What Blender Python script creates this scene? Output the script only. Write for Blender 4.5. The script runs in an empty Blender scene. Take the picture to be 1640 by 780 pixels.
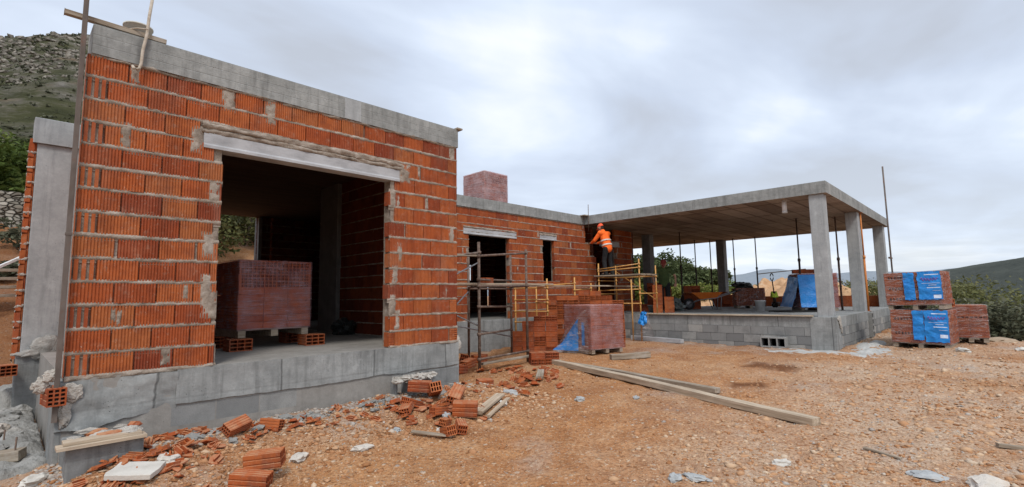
import bpy, bmesh, math, random
import numpy as np
from mathutils import Matrix, Vector, noise as mn, Euler
random.seed(11); RNG = np.random.default_rng(5)
sc = bpy.context.scene; COL = sc.collection
R = math.radians
MATS = {}

# ------------------------------------------------------------------ nodes
class NT:
    def __init__(s, tree): s.t = tree; tree.nodes.clear()
    def n(s, typ, **kw):
        x = s.t.nodes.new(typ)
        for k, v in kw.items():
            if k.startswith('i_'):
                key = k[2:].replace('_', ' ')
                x.inputs[key].default_value = v
            else: setattr(x, k, v)
        return x
    def l(s, a, b): s.t.links.new(a, b)
    def val(s, sock, v):
        if hasattr(v, 'is_output') or isinstance(v, bpy.types.NodeSocket): s.l(v, sock)
        else: sock.default_value = v
    def math(s, op, a, b=0.0, c=None, clamp=False):
        x = s.n('ShaderNodeMath', operation=op, use_clamp=clamp)
        s.val(x.inputs[0], a); s.val(x.inputs[1], b)
        if c is not None: s.val(x.inputs[2], c)
        return x.outputs[0]
    def mix(s, f, a, b, mode='MIX'):
        x = s.n('ShaderNodeMix', data_type='RGBA', blend_type=mode)
        s.val(x.inputs[0], f)
        s.val(x.inputs[6], a if not isinstance(a, tuple) else (*a[:3], 1)); s.val(x.inputs[7], b if not isinstance(b, tuple) else (*b[:3], 1))
        return x.outputs[2]
    def ramp(s, f, stops):
        x = s.n('ShaderNodeValToRGB'); e = x.color_ramp.elements
        while len(e) > len(stops): e.remove(e[-1])
        while len(e) < len(stops): e.new(1)
        for k, (p, c) in zip(e, stops):
            k.position = p; k.color = (*c[:3], 1) if isinstance(c, tuple) else (c, c, c, 1)
        s.val(x.inputs[0], f); return x.outputs[0]
    def mapr(s, f, a, b, c=0.0, d=1.0):
        x = s.n('ShaderNodeMapRange'); s.val(x.inputs[0], f)
        for i, v in zip((1, 2, 3, 4), (a, b, c, d)): x.inputs[i].default_value = v
        return x.outputs[0]
    def obj(s): return s.n('ShaderNodeTexCoord').outputs['Object']
    def scale(s, v, sx, sy, sz):
        x = s.n('ShaderNodeMapping'); s.l(v, x.inputs[0]); x.inputs['Scale'].default_value = (sx, sy, sz); return x.outputs[0]
    def noise(s, v, sc_, det=4, rough=.55, dist=0.0, col=False):
        x = s.n('ShaderNodeTexNoise'); s.l(v, x.inputs['Vector'])
        x.inputs['Scale'].default_value = sc_; x.inputs['Detail'].default_value = det; x.inputs['Roughness'].default_value = rough; x.inputs['Distortion'].default_value = dist
        return x.outputs['Color' if col else 'Fac']
    def vor(s, v, sc_, feat='F1', out='Distance', rnd=1.0):
        x = s.n('ShaderNodeTexVoronoi', feature=feat); s.l(v, x.inputs['Vector']); x.inputs['Scale'].default_value = sc_; x.inputs['Randomness'].default_value = rnd
        return x.outputs[out]
    def attr(s, name): return s.n('ShaderNodeAttribute', attribute_name=name).outputs['Fac']
    def bump(s, h, strength=.5, dist=.01, nrm=None):
        x = s.n('ShaderNodeBump'); s.l(h, x.inputs['Height']); x.inputs['Strength'].default_value = strength; x.inputs['Distance'].default_value = dist
        if nrm is not None: s.l(nrm, x.inputs['Normal'])
        return x.outputs[0]
    def prin(s, col, rough=.8, nrm=None, metal=0.0, spec=.3):
        x = s.n('ShaderNodeBsdfPrincipled')
        s.val(x.inputs['Base Color'], col if not isinstance(col, tuple) else (*col[:3], 1)); s.val(x.inputs['Roughness'], rough)
        x.inputs['Metallic'].default_value = metal; x.inputs['Specular IOR Level'].default_value = spec
        if nrm is not None: s.l(nrm, x.inputs['Normal'])
        return x
    def out(s, sh):
        o = s.n('ShaderNodeOutputMaterial'); s.l(sh if isinstance(sh, bpy.types.NodeSocket) else sh.outputs[0], o.inputs['Surface'])

def mat(name):
    def deco(fn):
        m = bpy.data.materials.new(name); m.use_nodes = True
        fn(NT(m.node_tree)); MATS[name] = m; return fn
    return deco
def simple(name, a, b, scale=8, rough=.7, bump=.3, bd=.006, stretch=(1, 1, 1), metal=0.0, spec=.3, dirt=None, dirt_amt=.5, rnd=0.0):
    @mat(name)
    def _(t):
        v = t.scale(t.obj(), *stretch)
        f = t.noise(v, scale, 6, .6)
        c = t.ramp(f, [(.3, a), (.7, b)])
        if rnd:
            c = t.mix(rnd, c, t.ramp(t.attr('rnd'), [(0, tuple(x * .55 for x in a)), (1, tuple(min(1, x * 1.35) for x in b))]))
        if dirt:
            g = t.noise(t.obj(), scale * .45, 5, .65)
            c = t.mix(t.mapr(g, .55, .72, 0, dirt_amt), c, dirt)
        t.out(t.prin(c, rough, t.bump(t.noise(v, scale * 4, 4, .6), bump, bd), metal, spec))

# ------------------------------------------------------------------ materials
def brick_mat(t, dk=1.0):
    o = t.obj(); r = t.attr('rnd')
    c = t.ramp(r, [(0, (.235, .050, .022)), (.12, (.31, .068, .024)), (.35, (.375, .088, .027)), (.65, (.42, .106, .031)), (.87, (.425, .122, .038)), (1, (.37, .122, .043))])
    st = t.noise(o, 7, 6, .65)
    c = t.mix(t.mapr(st, .46, .72, 0, .6), c, (.17, .038, .02))
    d = t.noise(o, 16, 6, .7)
    c = t.mix(t.mapr(d, .56, .74, 0, .6), c, (.42, .27, .19))
    g2 = t.noise(t.scale(o, 1, 1, .35), 2.2, 5, .7)
    c = t.mix(t.mapr(g2, .55, .75, 0, .35), c, (.30, .2, .15))
    vs_ = t.noise(t.scale(o, 1, 1, .22), 5, 6, .7); c = t.mix(t.mapr(vs_, .5, .7, 0, .55), c, (.13, .033, .017))
    hi = t.noise(o, 3.3, 6, .7); c = t.mix(t.mapr(hi, .55, .75, 0, .4), c, (.50, .19, .10))
    sp = t.noise(o, 90, 2, .5)
    c = t.mix(t.mapr(sp, .68, .76, 0, .6), c, (.52, .42, .33))
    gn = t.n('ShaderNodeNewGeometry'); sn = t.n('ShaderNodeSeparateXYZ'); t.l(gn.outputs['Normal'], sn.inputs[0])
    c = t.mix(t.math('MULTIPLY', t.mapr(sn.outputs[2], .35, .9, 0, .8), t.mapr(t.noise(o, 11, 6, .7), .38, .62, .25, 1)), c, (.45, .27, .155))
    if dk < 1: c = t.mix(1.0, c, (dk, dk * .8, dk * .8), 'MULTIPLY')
    t.out(t.prin(c, .85, t.bump(t.noise(o, 70, 5, .7), .35, .004), 0, .2))
mat('brick')(brick_mat)
mat('brick_indoor_shade')(lambda t: brick_mat(t, .42))  # same brick with the dimness of the rooms multiplied into its colour
@mat('mortar')
def _(t):
    o = t.obj(); n = t.noise(o, 9, 6, .7)
    c = t.ramp(n, [(.3, (.17, .135, .105)), (.5, (.31, .255, .205)), (.7, (.46, .40, .34))])
    t.out(t.prin(c, .95, t.bump(t.noise(o, 60, 6, .75), .9, .012), 0, .1))
def concrete(name, a, b, dark, board=0.0, boardw=.10, pits=1.0, streak=.4):
    @mat(name)
    def _(t):
        o = t.obj(); n = t.math('ADD', t.math('MULTIPLY', t.noise(o, 1.6, 9, .72), .6), t.math('MULTIPLY', t.noise(o, 7, 7, .75), .4))
        c = t.ramp(n, [(.36, a), (.62, b)])
        st = t.noise(t.scale(o, 4, 4, .35), 2.6, 5, .65)
        c = t.mix(t.mapr(st, .5, .72, 0, streak), c, dark)
        fine = t.noise(o, 38, 5, .7)
        c = t.mix(t.mapr(fine, .3, .75, .25, 0), c, dark)
        p = t.vor(o, 34)
        pm = t.math('MULTIPLY', t.mapr(p, .06, .14, 1, 0), t.mapr(t.noise(o, 6, 3), .5, .62, 0, pits))
        c = t.mix(pm, c, tuple(x * .35 for x in dark))
        h = t.math('SUBTRACT', t.math('MULTIPLY', fine, .35), pm)
        if board:
            sx = t.n('ShaderNodeSeparateXYZ'); t.l(o, sx.inputs[0])
            zz = t.math('DIVIDE', sx.outputs[2], boardw)
            fr = t.math('FRACT', zz)
            line = t.mapr(t.math('ABSOLUTE', t.math('SUBTRACT', fr, .5)), .44, .5, 0, 1)
            fl = t.n('ShaderNodeTexWhiteNoise', noise_dimensions='1D'); t.l(t.math('FLOOR', zz), fl.inputs['W'])
            grain = t.noise(t.scale(o, 2, 2, 40), 3, 5, .6)
            c = t.mix(t.math('MULTIPLY', line, board * .6), c, dark)
            c = t.mix(t.math('MULTIPLY', fl.outputs['Value'], board * .35), c, dark)
            c = t.mix(t.mapr(grain, .45, .7, 0, board * .6), c, dark)
            h = t.math('SUBTRACT', t.math('ADD', h, t.math('MULTIPLY', grain, board * .6)), t.math('MULTIPLY', line, board))
        if name == 'concrete_cast':
            sx2 = t.n('ShaderNodeSeparateXYZ'); t.l(o, sx2.inputs[0]); xx = t.math('DIVIDE', t.math('ADD', sx2.outputs[0], sx2.outputs[1]), 1.13)
            ln = t.mapr(t.math('ABSOLUTE', t.math('SUBTRACT', t.math('FRACT', xx), .5)), .488, .499, 0, 1); pn = t.n('ShaderNodeTexWhiteNoise', noise_dimensions='1D'); t.l(t.math('FLOOR', xx), pn.inputs['W'])
            c = t.mix(t.math('MULTIPLY', pn.outputs['Value'], .22), c, dark); c = t.mix(t.math('MULTIPLY', ln, .7), c, tuple(q * .5 for q in dark)); h = t.math('SUBTRACT', h, t.math('MULTIPLY', ln, .8))
        dr = t.noise(t.scale(o, 9, 9, .5), 1.6, 6, .7); c = t.mix(t.mapr(dr, .56, .68, 0, streak * .7), c, tuple(q * .8 for q in dark))
        wsh = t.noise(o, 4.4, 8, .75); c = t.mix(t.mapr(wsh, .57, .70, 0, .35), c, tuple(min(.62, q * 1.35) for q in b))
        t.out(t.prin(c, .88, t.bump(h, .6, .012), 0, .2))
concrete('concrete', (.20, .205, .195), (.42, .425, .405), (.12, .12, .115), board=.30, boardw=.093, streak=.6)
concrete('concrete_smooth', (.29, .30, .30), (.45, .46, .455), (.17, .175, .175), board=0, streak=.5)
concrete('concrete_indoor_shade', (.15, .145, .135), (.27, .26, .24), (.09, .085, .08), board=0, streak=.3)  # concrete darkened in colour to carry the shade inside the house
concrete('concrete_dark', (.15, .155, .15), (.30, .305, .30), (.09, .09, .088), board=.2, boardw=.2, streak=.6)
concrete('concrete_floor', (.22, .205, .185), (.36, .34, .31), (.16, .145, .13), board=0, streak=.2)
concrete('concrete_cast', (.225, .23, .222), (.44, .445, .43), (.125, .128, .124), board=.18, boardw=.31, pits=1.0, streak=.55)
@mat('block')
def _(t):
    o = t.obj(); r = t.attr('rnd')
    c = t.ramp(r, [(0, (.21, .21, .205)), (.5, (.29, .29, .28)), (.8, (.36, .355, .335)), (1, (.46, .44, .40))])
    n = t.noise(o, 3, 6, .7)
    c = t.mix(t.mapr(n, .45, .7, 0, .6), c, (.15, .15, .15))
    f = t.noise(o, 110, 3, .7)
    c = t.mix(t.mapr(f, .35, .7, .35, 0), c, (.12, .12, .115))
    t.out(t.prin(c, .95, t.bump(f, .7, .006), 0, .1))
@mat('lintel_white')
def _(t):
    o = t.obj(); n = t.noise(t.scale(o, 1, 1, 3), 3, 7, .65)
    c = t.ramp(n, [(.3, (.28, .28, .285)), (.55, (.42, .42, .425)), (.75, (.50, .50, .50))])
    c = t.mix(t.mapr(t.noise(o, 14, 5, .7), .6, .75, 0, .6), c, (.3, .28, .25))
    t.out(t.prin(c, .8, t.bump(t.noise(o, 40, 5, .7), .4, .006), 0, .2))
@mat('formwork_ceiling')
def _(t):
    o = t.obj(); sx = t.n('ShaderNodeSeparateXYZ'); t.l(o, sx.inputs[0])
    a = t.math('DIVIDE', sx.outputs[1], .5); b = t.math('DIVIDE', sx.outputs[0], .2)
    cell = t.n('ShaderNodeCombineXYZ'); t.l(t.math('FLOOR', a), cell.inputs[0]); t.l(t.math('FLOOR', t.math('ADD', t.math('DIVIDE', sx.outputs[0], 1.97), t.math('MULTIPLY', t.math('FLOOR', a), .5))), cell.inputs[1])
    w = t.n('ShaderNodeTexWhiteNoise', noise_dimensions='2D'); t.l(cell.outputs[0], w.inputs['Vector'])
    c = t.ramp(w.outputs['Value'], [(0, (.17, .12, .088)), (.5, (.28, .205, .155)), (1, (.40, .31, .245))])
    l1 = t.mapr(t.math('ABSOLUTE', t.math('SUBTRACT', t.math('FRACT', a), .5)), .40, .48, 0, 1)
    b2 = t.math('DIVIDE', sx.outputs[0], 1.97); l2 = t.mapr(t.math('ABSOLUTE', t.math('SUBTRACT', t.math('FRACT', b2), .5)), .46, .49, 0, 1)
    l1 = t.math('MAXIMUM', l1, l2)
    c = t.mix(t.math('MULTIPLY', l1, .75), c, (.07, .04, .025))
    g = t.noise(t.scale(o, .6, 9, 1), 3, 5, .65)
    c = t.mix(t.mapr(g, .42, .72, 0, .55), c, (.12, .07, .045))
    st = t.noise(o, .8, 4, .6)
    c = t.mix(t.mapr(st, .5, .7, 0, .45), c, (.42, .33, .24))
    t.out(t.prin(c, .85, t.bump(g, .3, .006), 0, .2))
@mat('wood')
def _(t):
    o = t.obj(); g = t.noise(t.scale(o, .7, 14, 14), 2.5, 6, .6, .4)
    c = t.ramp(g, [(.3, (.25, .185, .125)), (.5, (.43, .34, .245)), (.7, (.57, .475, .36))])
    c = t.mix(t.mapr(t.noise(o, 3, 5, .7), .5, .72, 0, .6), c, (.27, .22, .17))
    t.out(t.prin(c, .8, t.bump(g, .5, .006), 0, .2))
@mat('wood_grey')
def _(t):
    o = t.obj(); g = t.noise(t.scale(o, .7, 14, 14), 2.5, 6, .6, .4)
    c = t.ramp(g, [(.3, (.16, .12, .085)), (.5, (.29, .235, .175)), (.7, (.43, .37, .29))])
    c = t.mix(t.mapr(t.noise(o, 5, 5, .7), .52, .72, 0, .6), c, (.42, .39, .35))
    t.out(t.prin(c, .85, t.bump(g, .5, .006), 0, .2))
simple('ceiling_indoor_shade', (.065, .036, .024), (.13, .075, .05), 2.5, .9, .3, .006, stretch=(.5, 4, 1))  # formwork underside inside the house, interior shade painted into its browns
simple('rust', (.085, .055, .042), (.22, .15, .115), 14, .75, .4, .004, metal=.2, dirt=(.36, .31, .26), dirt_amt=.75)
simple('pole_metal', (.085, .066, .055), (.165, .135, .115), 9, .75, .5, .004, stretch=(1, 1, .4), dirt=(.16, .062, .034), dirt_amt=1.0)
simple('rebar', (.34, .28, .21), (.55, .48, .40), 20, .8, .4, .004, dirt=(.25, .17, .1))
simple('yellow_steel', (.48, .23, .055), (.64, .34, .10), 10, .5, .2, .003, dirt=(.50, .42, .32), dirt_amt=.8, spec=.4)
simple('orange_steel', (.45, .14, .03), (.60, .22, .05), 10, .55, .2, .003, dirt=(.25, .15, .1), dirt_amt=.7)
simple('galvanised', (.22, .22, .23), (.36, .36, .37), 12, .5, .2, .002, metal=.6)
simple('dark_steel', (.035, .025, .022), (.085, .06, .05), 15, .6, .2, .002, metal=.3, dirt=(.16, .07, .035))
simple('blue_film', (.010, .19, .58), (.02, .28, .74), 5, .32, .6, .02, spec=.5)
simple('white_mark', (.55, .66, .85), (.72, .80, .92), 8, .5, .1)
simple('red_mark', (.20, .09, .36), (.28, .12, .40), 8, .5, .1)
simple('white_plastic', (.55, .54, .52), (.74, .73, .71), 6, .45, .2, .004, dirt=(.40, .37, .33), dirt_amt=.7, spec=.4)
simple('pale_plastic', (.48, .46, .40), (.62, .60, .53), 6, .55, .2, .004, dirt=(.33, .31, .28))
simple('black_plastic', (.013, .014, .013), (.04, .045, .042), 6, .4, .8, .03, spec=.5)
simple('grey_green_plastic', (.06, .075, .07), (.15, .17, .16), 7, .45, .8, .03, spec=.4, dirt=(.3, .29, .27))
simple('tub_grey', (.12, .13, .125), (.22, .23, .22), 10, .7, .3, dirt=(.38, .36, .33), dirt_amt=.8)
simple('barrow_orange', (.72, .16, .02), (.85, .23, .04), 6, .45, .2, .003, dirt=(.4, .2, .1), dirt_amt=.6, spec=.4)
simple('rubber', (.012, .012, .012), (.03, .028, .026), 10, .8, .2)
simple('hivis_orange', (.95, .13, .015), (1.0, .20, .03), 9, .8, .6, .012)
simple('hivis_yellow', (.50, .70, .05), (.60, .78, .10), 9, .8, .5, .01)
simple('reflective', (.55, .53, .48), (.70, .68, .62), 9, .5, .2)
simple('trousers', (.010, .010, .011), (.026, .025, .026), 9, .9, .6, .012)
simple('green_cloth', (.045, .075, .025), (.09, .125, .045), 9, .9, .6, .012)
simple('red_cloth', (.20, .035, .03), (.30, .055, .045), 9, .85, .4)
simple('cap_orange', (.95, .10, .04), (1.0, .15, .06), 9, .7, .3)
simple('skin', (.36, .19, .125), (.44, .25, .165), 12, .6, .2, .003)
simple('hair', (.015, .01, .008), (.03, .02, .015), 30, .6, .4)
simple('eye_dark', (.01, .008, .007), (.02, .015, .012), 30, .3, 0)
simple('rock', (.42, .38, .33), (.62, .57, .50), 7, .95, .8, .015, rnd=.35, dirt=(.40, .25, .14), dirt_amt=.5)
simple('mountain_stone', (.12, .105, .085), (.26, .235, .195), .5, .95, .8, .3, rnd=.5)
simple('rock_tan', (.27, .19, .12), (.43, .34, .25), 6, .95, .8, .015, dirt=(.30, .17, .09))
simple('cement_pale', (.33, .325, .305), (.52, .51, .48), 5, .95, 1.0, .02, dirt=(.40, .27, .17), dirt_amt=.6)
simple('joint_dark', (.055, .055, .053), (.11, .11, .105), 12, .95, .6, .004)
simple('rock_grey', (.27, .28, .28), (.47, .48, .47), 9, .95, .9, .015, dirt=(.38, .33, .28))
simple('plaster', (.46, .43, .38), (.64, .61, .55), 5, .95, .5, .01, dirt=(.42, .36, .29))
simple('cement_crust', (.19, .185, .17), (.36, .35, .325), 5, .95, 1.0, .03, dirt=(.60, .57, .52), dirt_amt=.6)
simple('mortar_pale', (.33, .30, .26), (.56, .52, .46), 12, .95, 1.0, .02)
simple('soil', (.28, .115, .045), (.46, .215, .095), 4, .95, .9, .03, dirt=(.50, .34, .2), dirt_amt=.7)
simple('mound_earth', (.40, .215, .105), (.58, .38, .22), 1.3, .95, 1.0, .06, dirt=(.62, .50, .36), dirt_amt=.8)
simple('trunk', (.06, .042, .03), (.13, .10, .075), 6, .95, .8, .02, stretch=(1, 1, .3))
simple('pvc', (.62, .62, .62), (.74, .74, .74), 8, .5, .2)
def foliage(name, a, b, c3):
    @mat(name)
    def _(t):
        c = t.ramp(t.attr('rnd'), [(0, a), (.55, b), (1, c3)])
        g = t.noise(t.obj(), .9, 3, .6)
        c = t.mix(t.mapr(g, .4, .65, .0, .55), c, a)
        p = t.prin(c, .75, None, 0, .15)
        tr = t.n('ShaderNodeBsdfTranslucent'); t.l(c, tr.inputs[0])
        m = t.n('ShaderNodeMixShader'); m.inputs[0].default_value = .22
        t.l(p.outputs[0], m.inputs[1]); t.l(tr.outputs[0], m.inputs[2]); t.out(m.outputs[0])
foliage('leaf_pine', (.032, .045, .016), (.082, .105, .040), (.15, .175, .075))
foliage('leaf_bright', (.035, .055, .010), (.13, .185, .04), (.24, .29, .085))
foliage('leaf_olive', (.055, .062, .020), (.15, .155, .055), (.24, .235, .11))
foliage('leaf_scrub', (.055, .06, .036), (.125, .13, .08), (.20, .20, .135))
foliage('leaf_yellow', (.05, .065, .012), (.15, .175, .035), (.26, .27, .08))
def film_mat(t, lo, hi, col):
    o = t.obj()
    w = t.noise(t.scale(o, 1.0, 1.0, 46), 2.2, 4, .6, .8)
    cl = t.noise(o, 4, 4, .6)
    f = t.math('ADD', t.mapr(w, .45, .70, lo, hi), t.mapr(cl, .4, .75, -.10, .22), clamp=True)
    p = t.prin(col, .30, t.bump(w, .7, .02), 0, .5)
    tr = t.n('ShaderNodeBsdfTransparent'); tr.inputs[0].default_value = (.93, .86, .86, 1)
    m = t.n('ShaderNodeMixShader'); t.l(f, m.inputs[0]); t.l(tr.outputs[0], m.inputs[1]); t.l(p.outputs[0], m.inputs[2]); t.out(m.outputs[0])
mat('film')(lambda t: film_mat(t, .14, .48, (.60, .42, .47)))
mat('film_roof')(lambda t: film_mat(t, .30, .72, (.62, .43, .43)))
mat('film_pink')(lambda t: film_mat(t, .18, .60, (.58, .37, .36)))
@mat('film_clear')
def _(t):
    o = t.obj()
    w = t.noise(t.scale(o, 1.6, 1.6, 9), 2.5, 5, .65, 1.2)
    f = t.mapr(w, .48, .72, .06, .58)
    p = t.prin((.60, .54, .53), .28, t.bump(w, .8, .02), 0, .5)
    tr = t.n('ShaderNodeBsdfTransparent'); tr.inputs[0].default_value = (.95, .93, .93, 1)
    m = t.n('ShaderNodeMixShader'); t.l(f, m.inputs[0]); t.l(tr.outputs[0], m.inputs[1]); t.l(p.outputs[0], m.inputs[2]); t.out(m.outputs[0])
@mat('pebbles')
def _(t):
    c = t.ramp(t.attr('rnd'), [(0, (.20, .085, .035)), (.25, (.34, .155, .068)), (.5, (.43, .225, .115)), (.7, (.52, .335, .20)), (.85, (.55, .43, .31)), (.91, (.46, .42, .37)), (1, (.32, .295, .265))])
    n = t.noise(t.obj(), 40, 4, .7)
    c = t.mix(t.mapr(n, .45, .75, 0, .45), c, (.40, .22, .11))
    t.out(t.prin(c, .95, t.bump(n, .5, .006), 0, .1))
@mat('ground')
def _(t):
    o = t.obj()
    big = t.noise(o, .55, 7, .65); mid = t.noise(o, 3.2, 7, .7); fi = t.noise(o, 26, 6, .75)
    c = t.ramp(mid, [(.25, (.26, .108, .040)), (.45, (.42, .186, .070)), (.62, (.51, .26, .115)), (.78, (.58, .385, .23))])
    c = t.mix(t.mapr(big, .48, .64, 0, .5), c, (.53, .35, .205)); c = t.mix(t.mapr(t.noise(o, .9, 6, .7), .50, .64, 0, .72), c, (.29, .112, .040))
    pale = t.attr('pale'); grey = t.attr('grey'); wet = t.attr('wet')
    c = t.mix(t.math('MULTIPLY', pale, t.mapr(mid, .3, .62, .3, .95)), c, (.56, .43, .315))
    c = t.mix(t.math('MULTIPLY', grey, t.mapr(mid, .35, .6, .2, 1.0)), c, (.38, .36, .33))
    # pebbly grain at two sizes
    def stones(s, lo):
        d = t.vor(o, s); col = t.vor(o, s, 'F1', 'Color')
        sx = t.n('ShaderNodeSeparateColor'); t.l(col, sx.inputs[0])
        on = t.mapr(sx.outputs[0], lo, lo + .1, 0, 1)
        dome = t.mapr(d, .05, .5, 1, 0)
        return t.math('MULTIPLY', on, t.mapr(d, .30, .46, 1, 0)), t.math('MULTIPLY', on, dome), sx.outputs[1]
    m1, h1, r1 = stones(42, .52); m2, h2, r2 = stones(95, .42); m3, h3, r3 = stones(17, .78)
    pc = [(0, (.30, .135, .06)), (.35, (.48, .28, .15)), (.65, (.60, .44, .29)), (.9, (.64, .55, .44)), (1, (.45, .43, .40))]
    c = t.mix(t.math('MULTIPLY', m2, .6), c, t.ramp(r2, pc))
    c = t.mix(t.math('MULTIPLY', m1, .75), c, t.ramp(r1, pc))
    c = t.mix(t.math('MULTIPLY', m3, .75), c, t.ramp(r3, pc))
    c = t.mix(t.mapr(fi, .30, .56, .8, 0), c, (.15, .055, .02))
    c = t.mix(t.math('MULTIPLY', wet, .85), c, (.13, .047, .018))
    h = t.math('ADD', t.math('ADD', t.math('MULTIPLY', h1, .5), t.math('MULTIPLY', h2, .25)), t.math('ADD', t.math('MULTIPLY', fi, .7), t.math('MULTIPLY', h3, .9)))
    t.out(t.prin(c, .95, t.bump(h, .9, .022), 0, .12))
@mat('mountain_rock')
def _(t):
    o = t.obj()
    r = t.attr('rockiness')
    n = t.noise(o, .16, 9, .72); n2 = t.noise(o, .05, 6, .6); vd = t.vor(o, .22)
    veg = t.ramp(n, [(.3, (.040, .044, .018)), (.5, (.088, .088, .042)), (.7, (.15, .135, .08))])
    rk = t.ramp(t.noise(o, .5, 8, .75), [(.3, (.09, .082, .068)), (.5, (.19, .172, .145)), (.7, (.33, .30, .26))])
    rk = t.mix(t.mapr(t.noise(o, .09, 4), .58, .7, 0, .5), rk, (.38, .22, .12))
    f = t.math('ADD', t.mapr(n, .46, .6, -.25, .55), t.math('MULTIPLY', r, .7), clamp=True)
    c = t.mix(f, veg, rk)
    c = t.mix(t.mapr(vd, .5, 1.0, 0, .55), c, (.035, .04, .022))
    t.out(t.prin(c, .95, t.bump(t.noise(o, .4, 8, .75), 1.0, 1.5), 0, .05))
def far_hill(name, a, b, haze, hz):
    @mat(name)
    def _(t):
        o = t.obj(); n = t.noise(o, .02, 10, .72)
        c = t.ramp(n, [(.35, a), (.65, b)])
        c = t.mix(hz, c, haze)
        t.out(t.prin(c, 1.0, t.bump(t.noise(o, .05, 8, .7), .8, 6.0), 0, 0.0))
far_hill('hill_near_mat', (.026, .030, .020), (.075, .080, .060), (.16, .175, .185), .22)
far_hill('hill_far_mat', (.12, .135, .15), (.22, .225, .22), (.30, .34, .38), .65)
@mat('drystone')
def _(t):
    o = t.obj(); v = t.vor(t.scale(o, 1, 1, 1.7), 5.0, 'DISTANCE_TO_EDGE', 'Distance'); cc = t.vor(t.scale(o, 1, 1, 1.7), 5.0, 'F1', 'Color')
    s = t.n('ShaderNodeSeparateColor'); t.l(cc, s.inputs[0])
    c = t.ramp(s.outputs[0], [(0, (.17, .15, .12)), (.5, (.29, .26, .21)), (1, (.42, .38, .32))])
    c = t.mix(t.mapr(v, .02, .09, 1, 0), c, (.04, .03, .02))
    t.out(t.prin(c, .95, t.bump(t.mapr(v, 0, .15), 1.0, .08), 0, .1))

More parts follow.
